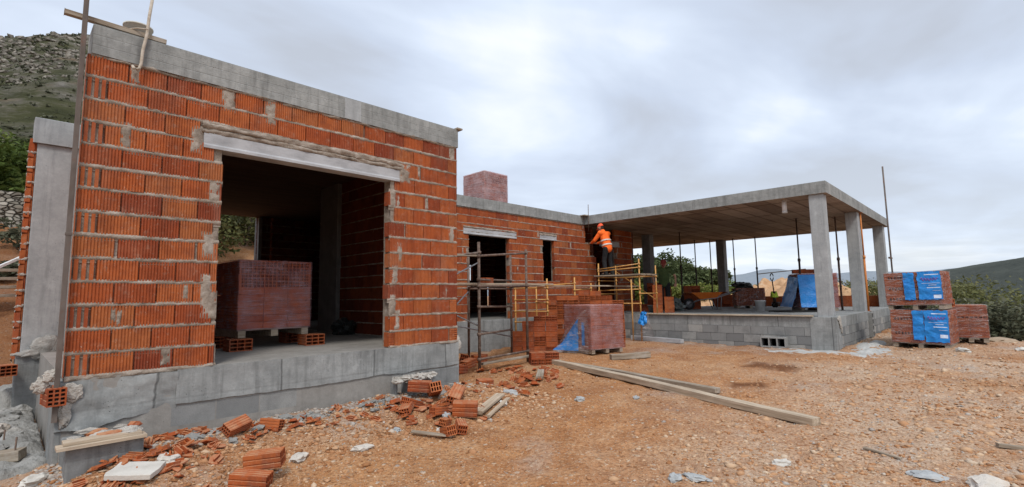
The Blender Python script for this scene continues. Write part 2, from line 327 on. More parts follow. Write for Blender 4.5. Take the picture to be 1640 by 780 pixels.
# ------------------------------------------------------------------ mesh builder
class MB:
    def __init__(s): s.v = []; s.f = []; s.m = []; s.a = []; s.sm = []
    def add(s, vs, fs, mat=0, rnd=.5, M=None, smooth=False):
        b = len(s.v)
        if M is not None: vs = [M @ Vector(p) for p in vs]
        s.v.extend([tuple(p) for p in vs])
        for f in fs:
            s.f.append(tuple(i + b for i in f)); s.m.append(mat); s.a.append(rnd); s.sm.append(smooth)
    def box(s, a, b, mat=0, rnd=.5, M=None, bottom=None):
        x0, y0, z0 = a; x1, y1, z1 = b
        vs = [(x0, y0, z0), (x1, y0, z0), (x1, y1, z0), (x0, y1, z0), (x0, y0, z1), (x1, y0, z1), (x1, y1, z1), (x0, y1, z1)]
        fs = [(4, 5, 6, 7), (0, 1, 5, 4), (1, 2, 6, 5), (2, 3, 7, 6), (3, 0, 4, 7)]
        s.add(vs, fs, mat, rnd, M); s.add(vs, [(0, 3, 2, 1)], mat if bottom is None else bottom, rnd, M)
    def tube(s, pts, r, n=8, mat=0, rnd=.5, M=None, caps=True):
        pts = [Vector(p) for p in pts]; rs = r if isinstance(r, (list, tuple)) else [r] * len(pts)
        vs = []; up = Vector((0, 0, 1))
        d0 = (pts[1] - pts[0]).normalized()
        if abs(d0.z) > .9: up = Vector((1, 0, 0))
        for i, p in enumerate(pts):
            d = ((pts[min(i + 1, len(pts) - 1)] - pts[max(i - 1, 0)])).normalized()
            x = d.cross(up).normalized(); y = d.cross(x)
            for k in range(n):
                a = 2 * math.pi * k / n; vs.append(p + (x * math.cos(a) + y * math.sin(a)) * rs[i])
        fs = []
        for i in range(len(pts) - 1):
            for k in range(n):
                fs.append((i * n + k, (i + 1) * n + k, (i + 1) * n + (k + 1) % n, i * n + (k + 1) % n))
        if caps: fs.append(tuple(range(n))); fs.append(tuple(reversed(range((len(pts) - 1) * n, len(pts) * n))))
        s.add(vs, fs, mat, rnd, M, smooth=True)
    def lathe(s, prof, n=24, mat=0, rnd=.5, M=None):
        vs = [(r * math.cos(2 * math.pi * k / n), r * math.sin(2 * math.pi * k / n), z) for r, z in prof for k in range(n)]
        fs = [(i * n + k, i * n + (k + 1) % n, (i + 1) * n + (k + 1) % n, (i + 1) * n + k) for i in range(len(prof) - 1) for k in range(n)]
        s.add(vs, fs, mat, rnd, M, smooth=True)
    def grid(s, fn, nu, nv, mat=0, rnd=.5, M=None, smooth=True):
        vs = [fn(i / nu, j / nv) for j in range(nv + 1) for i in range(nu + 1)]
        fs = [(j * (nu + 1) + i, j * (nu + 1) + i + 1, (j + 1) * (nu + 1) + i + 1, (j + 1) * (nu + 1) + i) for j in range(nv) for i in range(nu)]
        s.add(vs, fs, mat, rnd, M, smooth)
    def lump(s, c, rx, ry, rz, seed=0, amp=.25, mat=0, rnd=.5, n=2, freq=2.0, M=None, smooth=True):
        bm = bmesh.new(); bmesh.ops.create_icosphere(bm, subdivisions=n, radius=1)
        off = Vector((seed * 3.1, seed * 1.7, seed * .9)); vs = []
        for v in bm.verts:
            k = 1 + amp * mn.fractal(v.co * freq + off, 1.0, 2.0, 4)
            vs.append((c[0] + v.co.x * rx * k, c[1] + v.co.y * ry * k, c[2] + v.co.z * rz * k))
        fs = [tuple(v.index for v in f.verts) for f in bm.faces]; bm.free()
        s.add(vs, fs, mat, rnd, M, smooth)
    def mesh(s, name, mats):
        me = bpy.data.meshes.new(name); me.from_pydata(s.v, [], s.f)
        for m in ([mats] if isinstance(mats, str) else mats): me.materials.append(MATS[m])
        n = len(s.f)
        me.polygons.foreach_set('material_index', s.m); me.polygons.foreach_set('use_smooth', s.sm)
        at = me.attributes.new('rnd', 'FLOAT', 'FACE'); at.data.foreach_set('value', s.a)
        me.update(); return me
    def build(s, name, mats, parent=None, loc=None, rot=None, bevel=0):
        o = bpy.data.objects.new(name, s.mesh(name, mats)); COL.objects.link(o)
        if parent is not None: o.parent = parent
        if parent is not None and loc is None: o.matrix_parent_inverse = parent.matrix_basis.inverted()
        if loc is not None: o.location = loc
        if rot is not None: o.rotation_euler = rot
        if bevel:
            b = o.modifiers.new('Bevel', 'BEVEL'); b.width = bevel; b.segments = 2; b.limit_method = 'ANGLE'; b.harden_normals = False
        return o
def tag(o, label=None, cat=None, group=None, kind=None):
    for k, v in (('label', label), ('category', cat), ('group', group), ('kind', kind)):
        if v: o[k] = v
    return o
def empty(name, loc, label, cat, group=None, rz=0, rot=None):
    o = bpy.data.objects.new(name, None); COL.objects.link(o); o.location = loc; o.rotation_euler = rot or (0, 0, rz); o.empty_display_size = .1
    o.matrix_basis = Matrix.LocRotScale(Vector(loc), Euler(rot or (0, 0, rz)), Vector((1, 1, 1)))
    return tag(o, label, cat, group)
def copy_tree(o, parent=None):
    c = o.copy(); COL.objects.link(c)
    if parent is not None: c.parent = parent; c.matrix_parent_inverse = o.matrix_parent_inverse
    for ch in [q for q in KIDS.get(o.name, [])]: copy_tree(ch, c)
    return c
KIDS = {}
def kids(o, *ch): KIDS[o.name] = list(ch)

def sstep(a, b, x):
    t = min(1, max(0, (x - a) / (b - a))); return t * t * (3 - 2 * t)
# ------------------------------------------------------------------ ground height
def G0(x, y):
    z = -1.5 + .013 * min(25, max(-5, x))
    e = lambda q: math.exp(-min(60, max(-60, q)))
    z += .26 * math.exp(-((y - 5.35) / .75) ** 2) / (1 + e((x - .3) * 6)) / (1 + e(-(x - 5.0) * 4))
    if y > 10.5:
        left = 1 - sstep(.030, .075, x / max(y, .1)) if x > 0 else 1
        z += left * (min(max(0, y - 11.2) * .40, 3.3) + 1.0 * sstep(21.2, 22.6, y) + .25 * min(18, max(0, y - 22.6)))
        back = (1 - left) * (1 - sstep(.36, .5, x / y))
        z += back * min(max(0, y - 15.0) * .56, 4.0)
    drop = sstep(16.9, 26, x) * (1 - sstep(1.0, 2.6, y)) * 5.0
    d = math.hypot(x, y)
    drop = max(drop, sstep(50, 120, x) * 14 * (1 if y < x else 0))
    return z - drop
def G(x, y):
    z = G0(x, y); d = math.hypot(x, y)
    if d < 40:
        p = Vector((x, y, 0)); a = 1 - sstep(25, 40, d)
        inside = (4.9 > x > .9 and 14.3 > y > 5.75) or (x > 4.7 and x < 22 and 14 > y > 9.5) or (13.2 < x < 22 and 2.7 < y < 14)
        if not inside:
            z += a * (.045 * mn.fractal(p * .9, 1.0, 2.0, 4) + .020 * mn.fractal(p * 4.0 + Vector((7, 3, 0)), 1.0, 2.0, 4))
        else: z -= .25
    return z

# ------------------------------------------------------------------ camera, light, world
cam = bpy.data.cameras.new('camera'); co = bpy.data.objects.new('camera', cam); COL.objects.link(co); sc.camera = co
cam.sensor_width = 36; cam.sensor_fit = 'HORIZONTAL'; cam.lens = 797.9 / 1640 * 36; cam.clip_start = .05; cam.clip_end = 12000
RM = [[0.6966648644452539, 0.06357738480155917, 0.7145739869245664], [-0.7172294655963547, 0.08323358991179637, 0.6918482949250957], [-0.015490652918561297, -0.9944999173716351, 0.10358549135842955]]
co.matrix_world = Matrix([[RM[i][0], -RM[i][1], -RM[i][2], 0] for i in range(3)] + [[0, 0, 0, 1]])
SUN = Vector((-.50, -.62, 1.05)).normalized()
sl = bpy.data.lights.new('sun', 'SUN'); sl.energy = 2.0; sl.angle = R(13); sl.color = (1.0, .965, .91)
so = bpy.data.objects.new('sun', sl); COL.objects.link(so); so.rotation_euler = SUN.to_track_quat('Z', 'Y').to_euler()
w = bpy.data.worlds.new('World'); sc.world = w; w.use_nodes = True
t = NT(w.node_tree)
gen = t.n('ShaderNodeTexCoord').outputs['Generated']
sky = t.n('ShaderNodeTexSky', sky_type='NISHITA'); sky.sun_disc = False
sky.sun_elevation = math.asin(SUN.z); sky.sun_rotation = math.atan2(SUN.x, SUN.y)
sep = t.n('ShaderNodeSeparateXYZ'); t.l(gen, sep.inputs[0])
zc = t.math('ADD', t.math('MAXIMUM', sep.outputs[2], 0.0), .16)
cx = t.n('ShaderNodeCombineXYZ'); t.l(t.math('DIVIDE', sep.outputs[0], zc), cx.inputs[0]); t.l(t.math('DIVIDE', sep.outputs[1], zc), cx.inputs[1])
pv = cx.outputs[0]
mp = t.n('ShaderNodeMapping'); t.l(pv, mp.inputs[0]); mp.inputs['Rotation'].default_value = (0, 0, R(20)); mp.inputs['Scale'].default_value = (.50, .66, 1); mp.inputs['Location'].default_value = (.35, .1, 0)
n1 = t.noise(mp.outputs[0], 1.0, 5, .48, .6); n2 = t.noise(mp.outputs[0], 2.6, 5, .55, .5)
f = t.math('ADD', t.math('MULTIPLY', n1, .8), t.math('MULTIPLY', n2, .2))
def lobe(d, lo, hi):
    x = t.n('ShaderNodeVectorMath', operation='DOT_PRODUCT'); t.l(gen, x.inputs[0]); x.inputs[1].default_value = Vector(d).normalized(); return t.mapr(x.outputs['Value'], lo, hi, 0, 1)
f = t.math('ADD', f, t.math('MULTIPLY', lobe((.78, .53, .30), .92, 1.0), .10)); f = t.math('SUBTRACT', f, t.math('MULTIPLY', lobe((.89, .21, .40), .90, 1.0), .10)); f = t.math('SUBTRACT', f, t.math('MULTIPLY', lobe((.22, .88, .43), .86, 1.0), .075)); f = t.math('ADD', f, t.math('MULTIPLY', lobe((.97, .05, .18), .95, 1.0), .05))
f = t.math('ADD', t.math('MULTIPLY', t.math('SUBTRACT', f, .5), 1.45), .5); cl = t.ramp(f, [(.34, (.49, .53, .605)), (.44, (.565, .635, .76)), (.53, (.67, .75, .88)), (.64, (.90, .93, .965))])
hz = t.mapr(sep.outputs[2], 0.0, .28, 1, 0)
cl = t.mix(t.math('MULTIPLY', hz, .45), cl, (.70, .77, .86))
# low cloud streaks near the horizon
ms = t.scale(gen, 3, 3, 26); n3 = t.noise(ms, 1.6, 5, .6, .3)
cl = t.mix(t.math('MULTIPLY', t.mapr(n3, .48, .68, 0, .7), t.mapr(sep.outputs[2], .02, .18, 1, 0)), cl, (.56, .605, .66))
zen = t.mapr(sep.outputs[2], .50, .95, 1.25, 2.05)
bg1 = t.n('ShaderNodeBackground'); t.l(cl, bg1.inputs[0]); t.l(zen, bg1.inputs[1])
bg2 = t.n('ShaderNodeBackground'); t.l(sky.outputs[0], bg2.inputs[0]); bg2.inputs[1].default_value = .09
mx = t.n('ShaderNodeMixShader'); mx.inputs[0].default_value = .88; t.l(bg2.outputs[0], mx.inputs[1]); t.l(bg1.outputs[0], mx.inputs[2])
wo = t.n('ShaderNodeOutputWorld'); t.l(mx.outputs[0], wo.inputs[0])
sc.view_settings.view_transform = 'Standard'; sc.view_settings.look = 'None'; sc.view_settings.exposure = 0
sc.render.engine = 'CYCLES'; sc.cycles.max_bounces = 8; sc.cycles.diffuse_bounces = 2; sc.cycles.transparent_max_bounces = 12
try: sc.cycles.use_denoising = True
except Exception: pass

# ------------------------------------------------------------------ ground sheet
def build_ground():
    ang = []; a = -22.0
    while a < 104: ang.append(a); a += .24
    while a < 338: ang.append(a); a += 6
    rs = [0.0, .45]; r = .45
    while r < 6000: r *= 1.021 if r < 45 else 1.08; rs.append(r)
    na = len(ang); V = [(0, 0, G(0, 0))]; pale = [0]; grey = [0]; wet = [0]
    for r in rs[1:]:
        for a in ang:
            x, y = r * math.cos(R(a)), r * math.sin(R(a)); z = G(x, y)
            V.append((x, y, z))
            if r < 60:
                p = Vector((x, y, 0)); k = .72 + .9 * mn.fractal(p * .55 + Vector((4, 9, 0)), 1, 2, 3)
                pa = sstep(2.2, -.8, 0) * 0 + sstep(0, 1, k) * sstep(4.0, .5, y - .0) if False else min(1, max(0, k)) * (1 - sstep(.6, 3.4, y - .10 * x))
                pale.append(pa)
                q = .5 + 1.0 * mn.fractal(p * 1.6 + Vector((1, 5, 2)), 1, 2, 3)
                g = math.exp(-((y - 5.45) / .38) ** 2) * sstep(-.5, .5, x) * (1 - sstep(4.6, 5.2, x)) + .6 * math.exp(-((x - 2.6) / .5) ** 2 - ((y - 5.0) / .35) ** 2)
                g += .8 * (1 - sstep(.1, .6, x)) * sstep(5.6, 6.2, y) * (1 - sstep(9.2, 9.8, y))
                gp_ = mn.fractal(p * .8 + Vector((3, 8, 5)), 1, 2, 4); g += .5 * sstep(.28, .7, gp_)
                g += .7 * math.exp(-((x - 12.7) / .4) ** 2) * sstep(2, 3, y) * (1 - sstep(8, 9, y)) + .5 * math.exp(-((x - 11.0) / .9) ** 2 - ((y - 6.0) / .9) ** 2)
                grey.append(min(1, max(0, g * (.4 + q))))
                wv = 0
                for (px, py, sx, sy) in ((10.0, 3.05, .42, .55), (7.95, 2.85, .30, .34), (6.3, 7.4, .9, .6)):
                    dx, dy = x - px, y - py; dd = math.hypot(dx / sx, dy / sy) + .5 * mn.fractal(p * 3, 1, 2, 3)
                    wv = max(wv, 1 - sstep(.55, 1.05, dd))
                wet.append(max(wv, .75 * sstep(9.8, 11, y) * (1 - sstep(.6, 2.0, x)) if y > 9 else wv))
            else: pale.append(.2); grey.append(0); wet.append(0)
    F = [(0, 1 + i, 1 + (i + 1) % na) for i in range(na)]
    for j in range(len(rs) - 2):
        b0 = 1 + j * na; b1 = b0 + na
        for i in range(na):
            k = (i + 1) % na; F.append((b0 + i, b1 + i, b1 + k, b0 + k))
    me = bpy.data.meshes.new('ground'); me.from_pydata(V, [], F); me.materials.append(MATS['ground'])
    for nm, dat in (('pale', pale), ('grey', grey), ('wet', wet)):
        at = me.attributes.new(nm, 'FLOAT', 'POINT'); at.data.foreach_set('value', dat)
    me.polygons.foreach_set('use_smooth', [True] * len(F)); me.update()
    o = bpy.data.objects.new('ground', me); COL.objects.link(o); o['kind'] = 'structure'
build_ground()

def in_building(x, y):
    return (.4 < x < 4.75 and 5.68 < y < 14.5) or (4.7 < x < 13.2 and y > 9.38) or (13.05 < x < 22.3 and 2.6 < y < 14)
def build_pebbles():
    bm = bmesh.new(); bmesh.ops.create_icosphere(bm, subdivisions=1, radius=1)
    tv = np.array([v.co[:] for v in bm.verts]); tf = np.array([[v.index for v in f.verts] for f in bm.faces]); bm.free()
    nv, nf = len(tv), len(tf)
    P = []
    def put(x, y, s, rnd):
        if in_building(x, y): return
        P.append((x, y, G(x, y) + s * .02, s, rnd))
    for _ in range(120000):
        a = R(random.uniform(-12, 97)); d = 1.8 * (20 / 1.8) ** random.random()
        if d < 2.2: continue
        x, y = d * math.cos(a), d * math.sin(a)
        k = .5 + .9 * mn.fractal(Vector((x, y, 0)) * .7, 1, 2, 3)
        right = 1 - sstep(.6, 2.8, y - .08 * x); mound = math.exp(-((y - 5.0) / .7) ** 2) * (1 if x < 5.5 else 0) + .7 * math.exp(-((x - 6.3) / 1.6) ** 2 - ((y - 5.6) / .9) ** 2)
        if random.random() > .30 + .45 * k + .4 * right + .8 * mound - .35: continue
        s = (.0030 + .0019 * d ** .5) * random.lognormvariate(0, .48) * (1 + .45 * mound + .25 * right)
        s = min(s, .034)
        r_ = random.betavariate(1.8, 2.6); r_ = min(1, r_ + (.22 if random.random() < right * .6 else 0))
        if y > 5.15 and x < 4.6 and random.random() < .75 * math.exp(-((y - 5.5) / .3) ** 2): r_ = random.uniform(.93, 1)
        put(x, y, s, r_)
    for _ in range(7000):    # coarse rubble along the foot of the brick room
        x = random.uniform(-.2, 5.6); y = random.gauss(5.05 - .06 * x, .42)
        if y > 5.66 or y < 3.6: continue
        g_ = random.random() < math.exp(-((y - 5.5) / .28) ** 2) * .9
        put(x, y, min(.036, .0095 * random.lognormvariate(0, .6)), random.uniform(.93, 1) if g_ else random.betavariate(1.9, 2.2))
    for _ in range(9000):
        a = R(random.uniform(-9, 34)); d = 3.2 * (18 / 3.2) ** random.random(); x, y = d * math.cos(a), d * math.sin(a)
        if random.random() > (1 - sstep(.4, 3.0, y - .10 * x)) * (.35 + .9 * max(0, .5 + mn.fractal(Vector((x, y, 3)) * .6, 1, 2, 3))): continue
        put(x, y, min(.06, (.004 + .0026 * d ** .5) * random.lognormvariate(0, .6)), random.uniform(.45, .86))
    P = np.array(P); n = len(P)
    ang = RNG.uniform(0, 6.28, n); sx = P[:, 3] * RNG.uniform(.7, 1.5, n); sy = P[:, 3] * RNG.uniform(.7, 1.2, n); sz = P[:, 3] * RNG.uniform(.35, .8, n)
    jit = 1 + RNG.uniform(-.45, .4, (n, nv, 1)); V = tv[None] * jit
    V = V * np.stack([sx, sy, sz], 1)[:, None, :]
    c, s_ = np.cos(ang)[:, None], np.sin(ang)[:, None]
    X = V[..., 0] * c - V[..., 1] * s_ + P[:, 0:1]; Y = V[..., 0] * s_ + V[..., 1] * c + P[:, 1:2]; Z = V[..., 2] + P[:, 2:3]
    VV = np.stack([X, Y, Z], 2).reshape(-1, 3); FF = (tf[None] + (np.arange(n) * nv)[:, None, None]).reshape(-1, 3)
    me = bpy.data.meshes.new('gravel'); me.vertices.add(len(VV)); me.vertices.foreach_set('co', VV.ravel().astype(np.float32))
    me.loops.add(FF.size); me.loops.foreach_set('vertex_index', FF.ravel().astype(np.int32))
    me.polygons.add(len(FF)); me.polygons.foreach_set('loop_start', np.arange(0, FF.size, 3, dtype=np.int32)); me.polygons.foreach_set('loop_total', np.full(len(FF), 3, np.int32))
    at = me.attributes.new('rnd', 'FLOAT', 'FACE'); at.data.foreach_set('value', np.repeat(P[:, 4], nf).astype(np.float32))
    me.materials.append(MATS['pebbles']); me.update(calc_edges=True); me.validate()
    o = bpy.data.objects.new('gravel', me); COL.objects.link(o)
    tag(o, 'loose beige and orange gravel strewn over the ground', 'gravel', kind='stuff')
build_pebbles()

# ------------------------------------------------------------------ walls
def smear(mm, W, u0, z0, w_, h_, flip):
    """a ragged patch of mortar: a height field that dives under the brick face at its edge"""
    nu, nz = 12, 16; vs = []
    for j in range(nz + 1):
        for i in range(nu + 1):
            a, b = 2 * i / nu - 1, 2 * j / nz - 1; u, z = u0 + a * w_ * 1.5, z0 + b * h_ * 1.4
            k = mn.fractal(W(u, 0, z) * 14, .8, 2, 5); r = max(abs(a) ** 2.2 + .0 * b, abs(b) ** 3)
            o_ = .007 + .010 * k - .018 * r
            if i in (0, nu) or j in (0, nz): o_ = -.012
            vs.append(W(u, o_, z))
    m_ = nu + 1; fs = [(j * m_ + i, j * m_ + i + 1, (j + 1) * m_ + i + 1, (j + 1) * m_ + i) for j in range(nz) for i in range(nu)]
    mm.add(vs, [f if not flip else f[::-1] for f in fs], smooth=True)
def wall_bricks(mb, mm, O, U, N, x0, x1, z0, z1, h, L, openings=(), ribs=True, depth=.10, joint=.016, end_ribs=False, seed=0, patches=(), gaps=(), jag=.0, rib=.0235, mort_out=.002, off0=0.0):
    """courses counted from the top; O world origin, U along the wall, N outward normal; bricks go to mb, mortar to mm"""
    rg = random.Random(seed); U = Vector(U); N = Vector(N); Zv = Vector((0, 0, 1)); O = Vector(O)
    W = (lambda u, d, z: O + U * u + N * d + Zv * (z + .008 * mn.noise(Vector((u * .9, z * 2.3, seed))) * min(1, 8 * (z1 - z), 8 * (z - z0)))) if ribs else (lambda u, d, z: O + U * u + N * d + Zv * z)
    flip = (U.cross(Zv)).dot(N) < 0
    def quad(m, a, b, c, d, rnd): m.add([a, b, c, d], [(0, 1, 2, 3) if not flip else (3, 2, 1, 0)], 0, rnd)
    def brick(a, b, zb, zt, rnd, mode='rib'):
        pr = rg.uniform(-.003, .003); zb += rg.uniform(-.002, .002); zt += rg.uniform(-.002, .002)
        if mode == 'deep': per, dep, fr = .046, .024, .55
        elif mode == 'horiz': per, dep, fr = .03, .005, .6
        else: per, dep, fr = rib, .0075, .58
        D = -depth
        quad(mb, W(a, pr, zt), W(b, pr, zt), W(b, D, zt), W(a, D, zt), rnd); quad(mb, W(a, D, zb), W(b, D, zb), W(b, pr, zb), W(a, pr, zb), rnd)
        quad(mb, W(a, D, zb), W(a, pr, zb), W(a, pr, zt), W(a, D, zt), rnd); quad(mb, W(b, pr, zb), W(b, D, zb), W(b, D, zt), W(b, pr, zt), rnd)
        if not ribs or mode == 'plain':
            quad(mb, W(a, pr, zb), W(b, pr, zb), W(b, pr, zt), W(a, pr, zt), rnd); return
        if mode == 'horiz':
            k = max(1, round((zt - zb) / per)); s = (zt - zb) / k
            for i in range(k):
                p0 = zb + i * s; p1 = p0 + s * fr; p2 = p0 + s
                quad(mb, W(a, pr, p0), W(b, pr, p0), W(b, pr, p1), W(a, pr, p1), rnd)
                quad(mb, W(a, pr - dep, p1), W(b, pr - dep, p1), W(b, pr - dep, p2), W(a, pr - dep, p2), rnd)
                quad(mb, W(a, pr, p1), W(b, pr, p1), W(b, pr - dep, p1), W(a, pr - dep, p1), rnd); quad(mb, W(a, pr - dep, p2), W(b, pr - dep, p2), W(b, pr, p2), W(a, pr, p2), rnd)
            return
        k = max(1, round((b - a) / per)); s = (b - a) / k; q = s * (1 - fr) / 2
        for i in range(k):
            p0 = a + i * s; p1 = p0 + q; p2 = p0 + s - q; p3 = p0 + s
            quad(mb, W(p0, pr - dep, zb), W(p1, pr - dep, zb), W(p1, pr - dep, zt), W(p0, pr - dep, zt), rnd)
            quad(mb, W(p1, pr - dep, zb), W(p1, pr, zb), W(p1, pr, zt), W(p1, pr - dep, zt), rnd)
            quad(mb, W(p1, pr, zb), W(p2, pr, zb), W(p2, pr, zt), W(p1, pr, zt), rnd)
            quad(mb, W(p2, pr, zb), W(p2, pr - dep, zb), W(p2, pr - dep, zt), W(p2, pr, zt), rnd)
            quad(mb, W(p2, pr - dep, zb), W(p3, pr - dep, zb), W(p3, pr - dep, zt), W(p2, pr - dep, zt), rnd)
    nc = int(round((z1 - z0) / h))
    for c in range(nc):
        zt = z1 - c * h; zb = zt - h; zm = (zt + zb) / 2
        # open intervals on this course
        segs = [(x0, x1)]
        for (ox0, ox1, oz0, oz1) in openings:
            if oz0 < zm < oz1:
                ns = []
                for a, b in segs:
                    if ox1 <= a or ox0 >= b: ns.append((a, b)); continue
                    if ox0 - a > .03: ns.append((a, ox0 + rg.uniform(-jag, jag)))
                    if b - ox1 > .03: ns.append((ox1 + rg.uniform(-jag, jag), b))
                segs = ns
        for a, b in segs:
            u = x0 + off0; first = True; odd = c % 2
            cuts = [a]
            u = x0 + off0 + (L * .52 if odd else 0)
            while u < b - .04:
                if u > a + .05: cuts.append(u + rg.uniform(-.012, .012))
                u += L + rg.uniform(-.006, .006)
            cuts.append(b)
            for i in range(len(cuts) - 1):
                p, q = cuts[i], cuts[i + 1]
                if q - p < .02: continue
                rnd = rg.random()
                mode = 'rib'
                if end_ribs and abs(p - x0) < .01 and odd: mode = 'deep'
                elif end_ribs and q - p < .15 and rg.random() < .35: mode = 'horiz'
                if end_ribs and q - p < .12 and abs(p - x0) > .01 and rg.random() < .45: continue
                if any(g[0] < (p + q) / 2 < g[1] and g[2] < zm < g[3] for g in gaps): continue
                brick(p + (.003 if ribs else joint * .4), q - (.003 if ribs else joint * .4) - (ribs and rg.random() < .12) * .018, zb + joint * .5, zt - joint * .5, rnd, mode)
            # mortar behind and in the bed joint
            D = -.018
            quad(mm, W(a + .004, D, zb), W(b - .004, D, zb), W(b - .004, D, zt), W(a + .004, D, zt), .5)
            if joint > 0 and ribs:
                n = max(3, int((b - a) / .016)); vv = [-.042, -.028, -.018, -.010, 0, .008, .015, .025]; jj = joint * .75; vs = []
                for i in range(n + 1):
                    uu = a + (b - a) * i / n; sl_ = max(0, mn.fractal(W(uu, 0, zb) * 2.3 + Vector((5, 5, 5)), 1, 2, 3))
                    for v_ in vv:
                        k = mn.fractal(W(uu, 0, zb + v_) * 17, .8, 2, 4)
                        o_ = mort_out + .008 * k + .010 * sl_ - (abs(v_) / jj) ** 2 * .0065
                        if v_ in (vv[0], vv[-1]): o_ = -.008
                        vs.append(W(uu, max(-.012, min(o_, .016)), zb + v_))
                m_ = len(vv); fs = [(i * m_ + k, (i + 1) * m_ + k, (i + 1) * m_ + k + 1, i * m_ + k + 1) for i in range(n) for k in range(m_ - 1)]
                mm.add(vs, [f if not flip else f[::-1] for f in fs], smooth=True)
            if end_ribs and rg.random() < .38:
                for _ in range(rg.choice((1, 1, 2))):
                    smear(mm, W, rg.choice((a + rg.uniform(.30, .36), b - rg.uniform(.05, .22), rg.uniform(a, b), b - rg.uniform(.03, .1))), zm + rg.uniform(-.03, .05), rg.uniform(.014, .032), rg.uniform(.05, .10), flip)
    for (pu, pz, w_, h_) in patches:
        smear(mm, W, pu, pz, w_ * 1.05, h_ * 1.15, flip)

# ------------------------------------------------------------------ the house
house = empty('unfinished_house', (4.72, 5.706, -1.4), 'unfinished single storey house of red hollow brick with flat concrete roof and open terrace', 'house')
FA = -.65; ZT, ZB = 2.52, 2.24; HC = (ZB - FA) / 14
YA = 5.706; YB = 9.45
# front room wall
mb, mm = MB(), MB()
opA = [(1.37, 3.72, 1.60, 1.80), (1.56, 3.57, -.70, 1.60)]
wall_bricks(mb, mm, (0, YA, 0), (1, 0, 0), (0, -1, 0), .435, 4.72, FA, ZB, HC, .305, opA, True, .12, .022, True, 3, jag=.025,
            patches=[(1.60, 2.12, .05, .09), (2.02, 2.10, .045, .10), (3.80, 1.69, .07, .09), (1.32, 1.62, .04, .10), (1.50, 1.1, .04, .09), (1.47, .55, .05, .10), (1.46, .13, .04, .09), (1.49, -.05, .05, .09), (3.62, 1.3, .04, .09), (3.73, .6, .03, .09), (3.66, .3, .035, .09), (3.63, -.1, .035, .09), (3.70, -.3, .03, .09), (4.62, .9, .035, .09), (4.63, 2.14, .04, .09)])
wl = mb.build('brick_wall', 'brick', house); mo = mm.build('mortar', 'mortar', wl)
# jamb returns
mb = MB()
mb.box((.44, YA + .05, FA), (1.53, YA + .19, ZB - .002)); mb.box((3.60, YA + .05, FA), (4.60, YA + .19, ZB - .002)); mb.box((1.53, YA + .05, 1.78), (3.60, YA + .19, ZB - .002))
mb.build('wall_backing', 'mortar', wl)
def lintel(x0, x1, y, z0, z1, parent, d=.16):
    m = MB(); hh = z1 - z0
    pf = [(-.016, z0), (-.016, z0 + hh * .2), (-.004, z0 + hh * .3), (-.004, z1), (d, z1), (d, z0)]
    vs = [(x0, y + a, b) for a, b in pf] + [(x1, y + a, b) for a, b in pf]; n = len(pf)
    m.add(vs, [(i, (i + 1) % n, n + (i + 1) % n, n + i) for i in range(n)] + [tuple(range(n))[::-1], tuple(range(n, 2 * n))])
    return m.build('lintel', 'lintel_white', parent, bevel=.004)
lintel(1.38, 3.715, YA, 1.555, 1.715, wl)
mm = MB()
def bead(mm, p, q, w, h, seed, n=90, depth=.03):
    p, q = Vector(p), Vector(q); d = (q - p).normalized(); out = Vector((d.y, -d.x, 0))
    m = 6; vs = []
    for i in range(n + 1):
        c = p.lerp(q, i / n)
        for k in range(m + 1):
            a = math.pi * k / m
            r = 1 + .9 * mn.fractal(Vector((c.x * 6, c.y * 6 + k * .45, seed)), 1, 2, 4)
            vs.append(c + out * (math.sin(a) * w * r) + Vector((0, 0, -math.cos(a) * h * .5 * (1 + .5 * (r - 1)))))
    fs = [(i * (m + 1) + k, (i + 1) * (m + 1) + k, (i + 1) * (m + 1) + k + 1, i * (m + 1) + k + 1) for i in range(n) for k in range(m)]
    mm.add(vs, fs, smooth=True)
bead(mm, (1.36, YA + .016, 1.742), (3.74, YA + .016, 1.742), .026, .06, 3, 200); bead(mm, (1.36, YA + .016, 1.80), (3.74, YA + .016, 1.80), .03, .07, 4, 200)
mm.build('mortar_bed', 'mortar', wl); mm = MB()
bead(mm, (.44, YA + .012, FA + .0), (1.55, YA + .012, FA + .0), .028, .05, 5, 120); mm.build('mortar_bed', 'mortar', wl); mm = MB()
bead(mm, (3.58, YA + .012, FA), (4.72, YA + .012, FA), .03, .05, 7, 120); mm.build('mortar_bed', 'mortar', wl); mm = MB()
bead(mm, (.46, YA + .014, ZB - .005), (4.70, YA + .014, ZB - .005), .024, .055, 9, 260)
mm.build('mortar_bed', 'mortar', wl)
FB = -.62
# side and back walls of the front room
mb, mm = MB(), MB()
wall_bricks(mb, mm, (4.60, 0, 0), (0, 1, 0), (-1, 0, 0), YA + .2, 9.08, FA, ZB, HC, .305, (), True, .05, .014, False, 8)
wall_bricks(mb, mm, (4.72, 0, 0), (0, 1, 0), (1, 0, 0), YA, 9.44, FA, ZB, HC, .305, (), False, .05, .014, False, 9)
sw = mb.build('side_wall', 'brick_indoor_shade', house); mm.build('mortar', 'mortar', sw)
mb, mm = MB(), MB()
wall_bricks(mb, mm, (.82, 0, 0), (0, 1, 0), (-1, 0, 0), YA + .38, 9.4, FA, ZB, HC, .305, (), False, .06, .014, False, 10)
wall_bricks(mb, mm, (.96, 0, 0), (0, 1, 0), (1, 0, 0), YA + .2, 9.4, FA, ZB, HC, .305, (), False, .06, .014, False, 11)
sw = mb.build('side_wall', 'brick', house); mm.build('mortar', 'mortar', sw)
mb, mm = MB(), MB()
wall_bricks(mb, mm, (1.22, 0, 0), (0, 1, 0), (-1, 0, 0), 9.46, 14.4, FA, ZB, HC, .305, (), False, .06, .014, False, 17)
